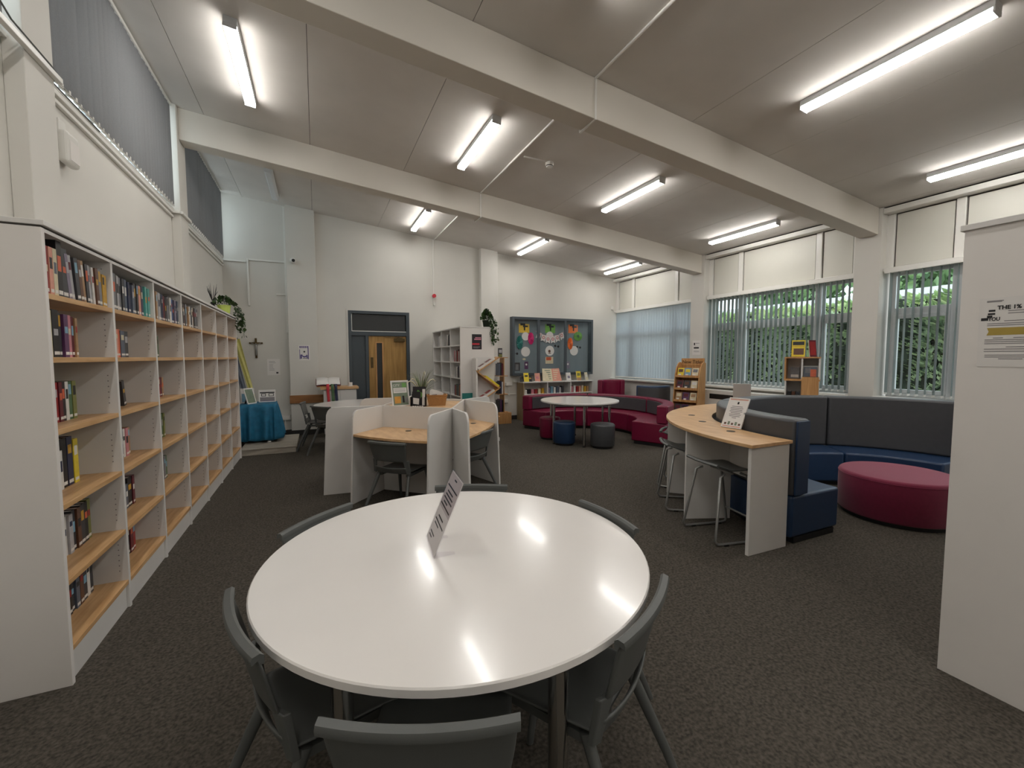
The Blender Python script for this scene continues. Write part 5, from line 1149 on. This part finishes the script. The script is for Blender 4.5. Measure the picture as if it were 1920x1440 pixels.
on_sd('grey and white book in the left opening of the box display unit', -.10, .04, 1.1655, .12, .17, 'grey', ((-.4, .4, .1, .35, 'white'),))
on_sd('grey book with a picture cover in the right opening of the box display', .10, -.09, 1.1655, .16, .18, 'slate', ((-.4, 0, .5, .9, 'grey'), (0, .45, .2, .8, 'orange'), (-.4, .4, .05, .2, 'brown')))
for i, c in enumerate(('black', 'brown', 'charcoal')):
    q_ = Rd @ Vector((-.15+.05*i, -.10, .9)); book(sd.location.x+q_.x, sd.location.y+q_.y, .6155, .042, .36, .16, c, '%s tall book, %s from left, lower tier of the box display' % (c, ORD(i)), 'books on the box display unit', rotz=rad(-62)-PI/2, detail=False)
# ================================================================== signs on the counter
def draw_sign(r):
    r(-.095, .095, .012, .285, 'sheet_tint', CM('salmon'), .0063); r(-.088, .088, .02, .276, 'sheet', 'paper', .0066)
    r(-.008, .008, .235, .258, 'emblem', 'ink', .0075)
    for z, w_ in ((.212, .05), (.196, .06), (.18, .055), (.164, .06), (.148, .045), (.132, .055), (.116, .05), (.10, .02)): r(-w_, w_, z-.003, z+.003, 'text_line', 'ink_soft', .0075)
    for k in range(5): r(-.075+.033*k, -.055+.033*k, .03, .05+.012*(k % 2), 'plant_drawing', 'print_sage' if k % 2 else CM('brown'), .0075)
framed('counter_sign', 'white framed printed sign leaning on the oak counter against the sofa back', 'sign', (3.41, 2.655, ZC+.0005), rad(-84), .19, .297, 27, 'paper', draw_sign, border=.009)
framed('counter_sign', 'grey-backed sign further along the oak counter, seen from behind', 'sign', (5.24, 3.93, ZC+.0005), rad(127), .21, .297, 16, 'paper_grey', lambda r: r(-.09, .09, .02, .27, 'sheet', 'paper'), border=.009, strut=False)
o_ = [o for o in bpy.data.objects if o.get('label', '').startswith('grey-backed')][0]
MB().plate([(-.105, .0135, .0), (.105, .0135, .0), (.105, .0135+.297*math.sin(rad(16)), .297*math.cos(rad(16))), (-.105, .0135+.297*math.sin(rad(16)), .297*math.cos(rad(16)))], .002).build('backing', 'paper_grey', o_)
# paper on the pillar, wall sensors, conduits
cp = thing('notice', 'white notice on the pillar above the New Titles stand', 'notice', (XR-.041, 6.45, 1.54))
MB().box(-.002, 0, -.105, .105, 0, .297).build('sheet', 'paper', cp); MB().box(-.0028, -.002, .04, .07, .20, .25).box(-.0028, -.002, -.06, .07, .13, .16).build('print_block', 'ink', cp); MB().box(-.0028, -.002, -.07, .03, .235, .245).box(-.0028, -.002, -.07, .07, .06, .066).box(-.0028, -.002, -.07, .07, .08, .086).build('text_line', 'ink_soft', cp)
def conduit(name, label, boxes, m='trunking', cat='conduit', group='white wall trunking'):
    mb = MB()
    for b in boxes: mb.box(*b)
    return tag(mb.build(name, m, bevel=.003), label, cat, group)
Y0 = YB-.0005
conduit('trunking', 'white trunking dropping down the back wall from the ceiling beside the camera', [(-.505, -.475, Y0-.028, Y0, 1.98, 4.33)])
conduit('trunking', 'short white trunking stub beside the tall back wall drop', [(-.66, -.506, Y0-.02, Y0, 2.68, 2.70)])
conduit('trunking', 'horizontal white trunking on the back wall below the high window', [(-1.485, -1.12, Y0-.025, Y0, 3.245, 3.275), (-1.085, -.506, Y0-.025, Y0, 3.285, 3.315)])
conduit('trunking', 'white trunking dropping from the corner trunking above the ivy', [(-1.118, -1.087, Y0-.028, Y0, 2.455, 3.32)])
conduit('trunking', 'white conduit dropping to the red sounder by the door', [(2.345, 2.375, Y0-.028, Y0, 2.62, 4.03)])
conduit('trunking', 'double white trunking along the left wall under the high windows', [(XL+.0005, XL+.03, 6.635, 9.215, 3.19, 3.222), (XL+.0005, XL+.025, 6.635, 9.215, 3.14, 3.165), (XL+.0905, XL+.12, 6.28, 6.65, 3.19, 3.222), (XL+.0005, XL+.09, 6.26, 6.295, 3.19, 3.222), (XL+.0005, XL+.03, 3.65, 6.26, 3.19, 3.222), (XL+.0005, XL+.025, 3.64, 6.29, 3.14, 3.165), (XL+.0905, XL+.12, .7, 3.66, 3.19, 3.222)])
cab = MB().tube([(XL+.10, 3.0, 3.35), (XL+.105, 3.2, 3.26), (XL+.11, 3.55, 3.24), (XL+.10, 3.68, 3.235), (XL+.03, 3.75, 3.24), (XL+.034, 4.4, 3.236)], .005, 6)
tag(cab.build('loose_cable', 'chair_dark'), 'dark loose cable lying along the left wall trunking', 'cable')
def ceiling_pipe(label, x, y0, y1, r=.012): return tag(MB().tube([(x, y0, zc(x)-r), (x, y1, zc(x)-r)], r, 8).build('ceiling_conduit', 'trunking'), label, 'conduit', 'conduits on the ceiling')
ceiling_pipe('thin white conduit along the ceiling of the nearest bay', 2.39, .62, 3.365); ceiling_pipe('thin white conduit along the ceiling of the middle bay', 2.39, 3.605, 6.365); ceiling_pipe('thin white conduit along the ceiling of the far bay', 2.39, 6.605, 9.22)
for k, (y0, y1) in enumerate(BEAMS[2:]):
    x = 2.39; z1 = zc(x); z0 = z1-.365
    tag(MB().tube([(x, y0-.012, z1-.03), (x, y0-.012, z0-.012), (x, y1+.012, z0-.012), (x, y1+.012, z0+.03)], .011, 8).build('ceiling_conduit', 'trunking'), 'white conduit wrapped round the %s ceiling beam' % ('near', 'far')[k], 'conduit', 'conduits on the ceiling')
tag(MB().box(2.44, 2.79, 4.935, 4.95, zc(2.6)-.028, zc(2.6)-.012).build('ceiling_conduit', 'trunking'), 'short conduit from the ceiling pipe to the smoke detector', 'conduit')
sm = thing('smoke_detector', 'round white smoke detector on the ceiling of the middle bay', 'smoke detector', (2.81, 4.95, zc(2.81)-.06))
MB().lathe([(.052, .06), (.054, .03), (.045, .02), (.04, -.0), (.02, -.008), (.002, -.008)][::-1], n=28).build('housing', 'white_gloss', sm, smooth=40); MB().lathe([(.0455, .012), (.0465, .016), (.0455, .02)], n=28).build('vent_ring', 'ink', sm)
rs = thing('alarm_sounder', 'red fire alarm sounder on the back wall near the door', 'alarm', (2.36, YB-.03, 2.83))
MB().disc((0, -.03, 0), .04, (0, -1, 0), .055, 24).build('body', 'print_red', rs, smooth=40); MB().box(-.03, .03, -.008, 0, -.03, .03).build('back_box', 'white_gloss', rs); MB().box(-.018, .018, -.03, -.0, -.20, -.14).build('end_box', 'white_gloss', rs)
cv = thing('security_camera', 'white round security camera on the back pillar', 'camera', (-.35, YB-.131, 3.31))
MB().disc((0, -.012, 0), .05, (0, -1, 0), .022, 28).build('base', 'white_gloss', cv, smooth=40)
MB().lathe([(.002, -.05), (.035, -.045), (.052, -.02), (.055, .0), (.05, .025), (.03, .045), (.002, .05)], (0, -.06, 0), 28).build('dome', 'white_gloss', cv, smooth=60); MB().disc((.008, -.112, -.006), .028, (.1, -1, -.1), .02, 20).build('lens', 'black_plastic', cv)
pir = thing('motion_sensor', 'small white motion sensor in the back right corner', 'sensor', (XR-.06, YB-.001, 2.75)); MB().box(-.03, .03, -.045, 0, 0, .10).build('housing', 'white_gloss', pir, bevel=.012, seg=3); MB().box(-.02, .02, -.048, -.045, .015, .05).build('lens', 'paper', pir)
sp = thing('wall_device', 'white rounded wall speaker on the left wall above the bookcase', 'speaker', (XL+.001, 3.87, 2.86))
MB().box(0, .02, -.04, .05, .11, .20).build('bracket', 'white_gloss', sp, bevel=.006); MB().box(.012, .075, -.085, .085, -.09, .12).build('housing', 'white_gloss', sp, bevel=.028, seg=4); MB().box(0, .012, -.06, .06, -.06, .10).build('back_plate', 'dark_panel', sp)
MB().box(.0755, .0765, -.06, .06, -.065, .06).build('grille', 'laminate_end', sp)
sk = thing('socket_trunking', 'white socket boxes and pipework on the back wall beside the low shelf', 'socket', (4.10, YB-.001, .45))
for (x0, x1, z0, z1) in ((-.03, .13, .37, .44), (.16, .25, .445, .51), (-.13, .01, -.03, .05)): MB().box(x0, x1, -.05, 0, z0, z1).build('socket_box', 'trunking', sk, bevel=.005)
MB().tube([(.05, -.015, .36), (.05, -.015, .16)], .012, 8).tube([(-.22, -.015, .165), (.24, -.015, .165)], .012, 8).build('pipe', 'trunking', sk); MB().disc((.05, -.02, .16), .026, (0, -1, 0), .03, 16).build('junction', 'trunking', sk); MB().box(-.10, .02, -.055, -.0505, -.05, -.035).build('shade_strip', 'ink_soft', sk)  # grey strip stands in for the shade below the socket box
sk2 = thing('socket_trunking', 'white double socket low in the back left corner beside the teal cloth', 'socket', (-.58, YB-.016, .30))
MB().box(-.09, .09, -.04, .014, 0, .085).build('socket_box', 'trunking', sk2, bevel=.004); MB().box(-.012, .012, -.02, .014, -.2, 0).build('drop', 'trunking', sk2); MB().box(-.07, -.02, -.0415, -.04, .02, .065).box(.02, .07, -.0415, -.04, .02, .065).build('outlet', 'laminate_end', sk2)
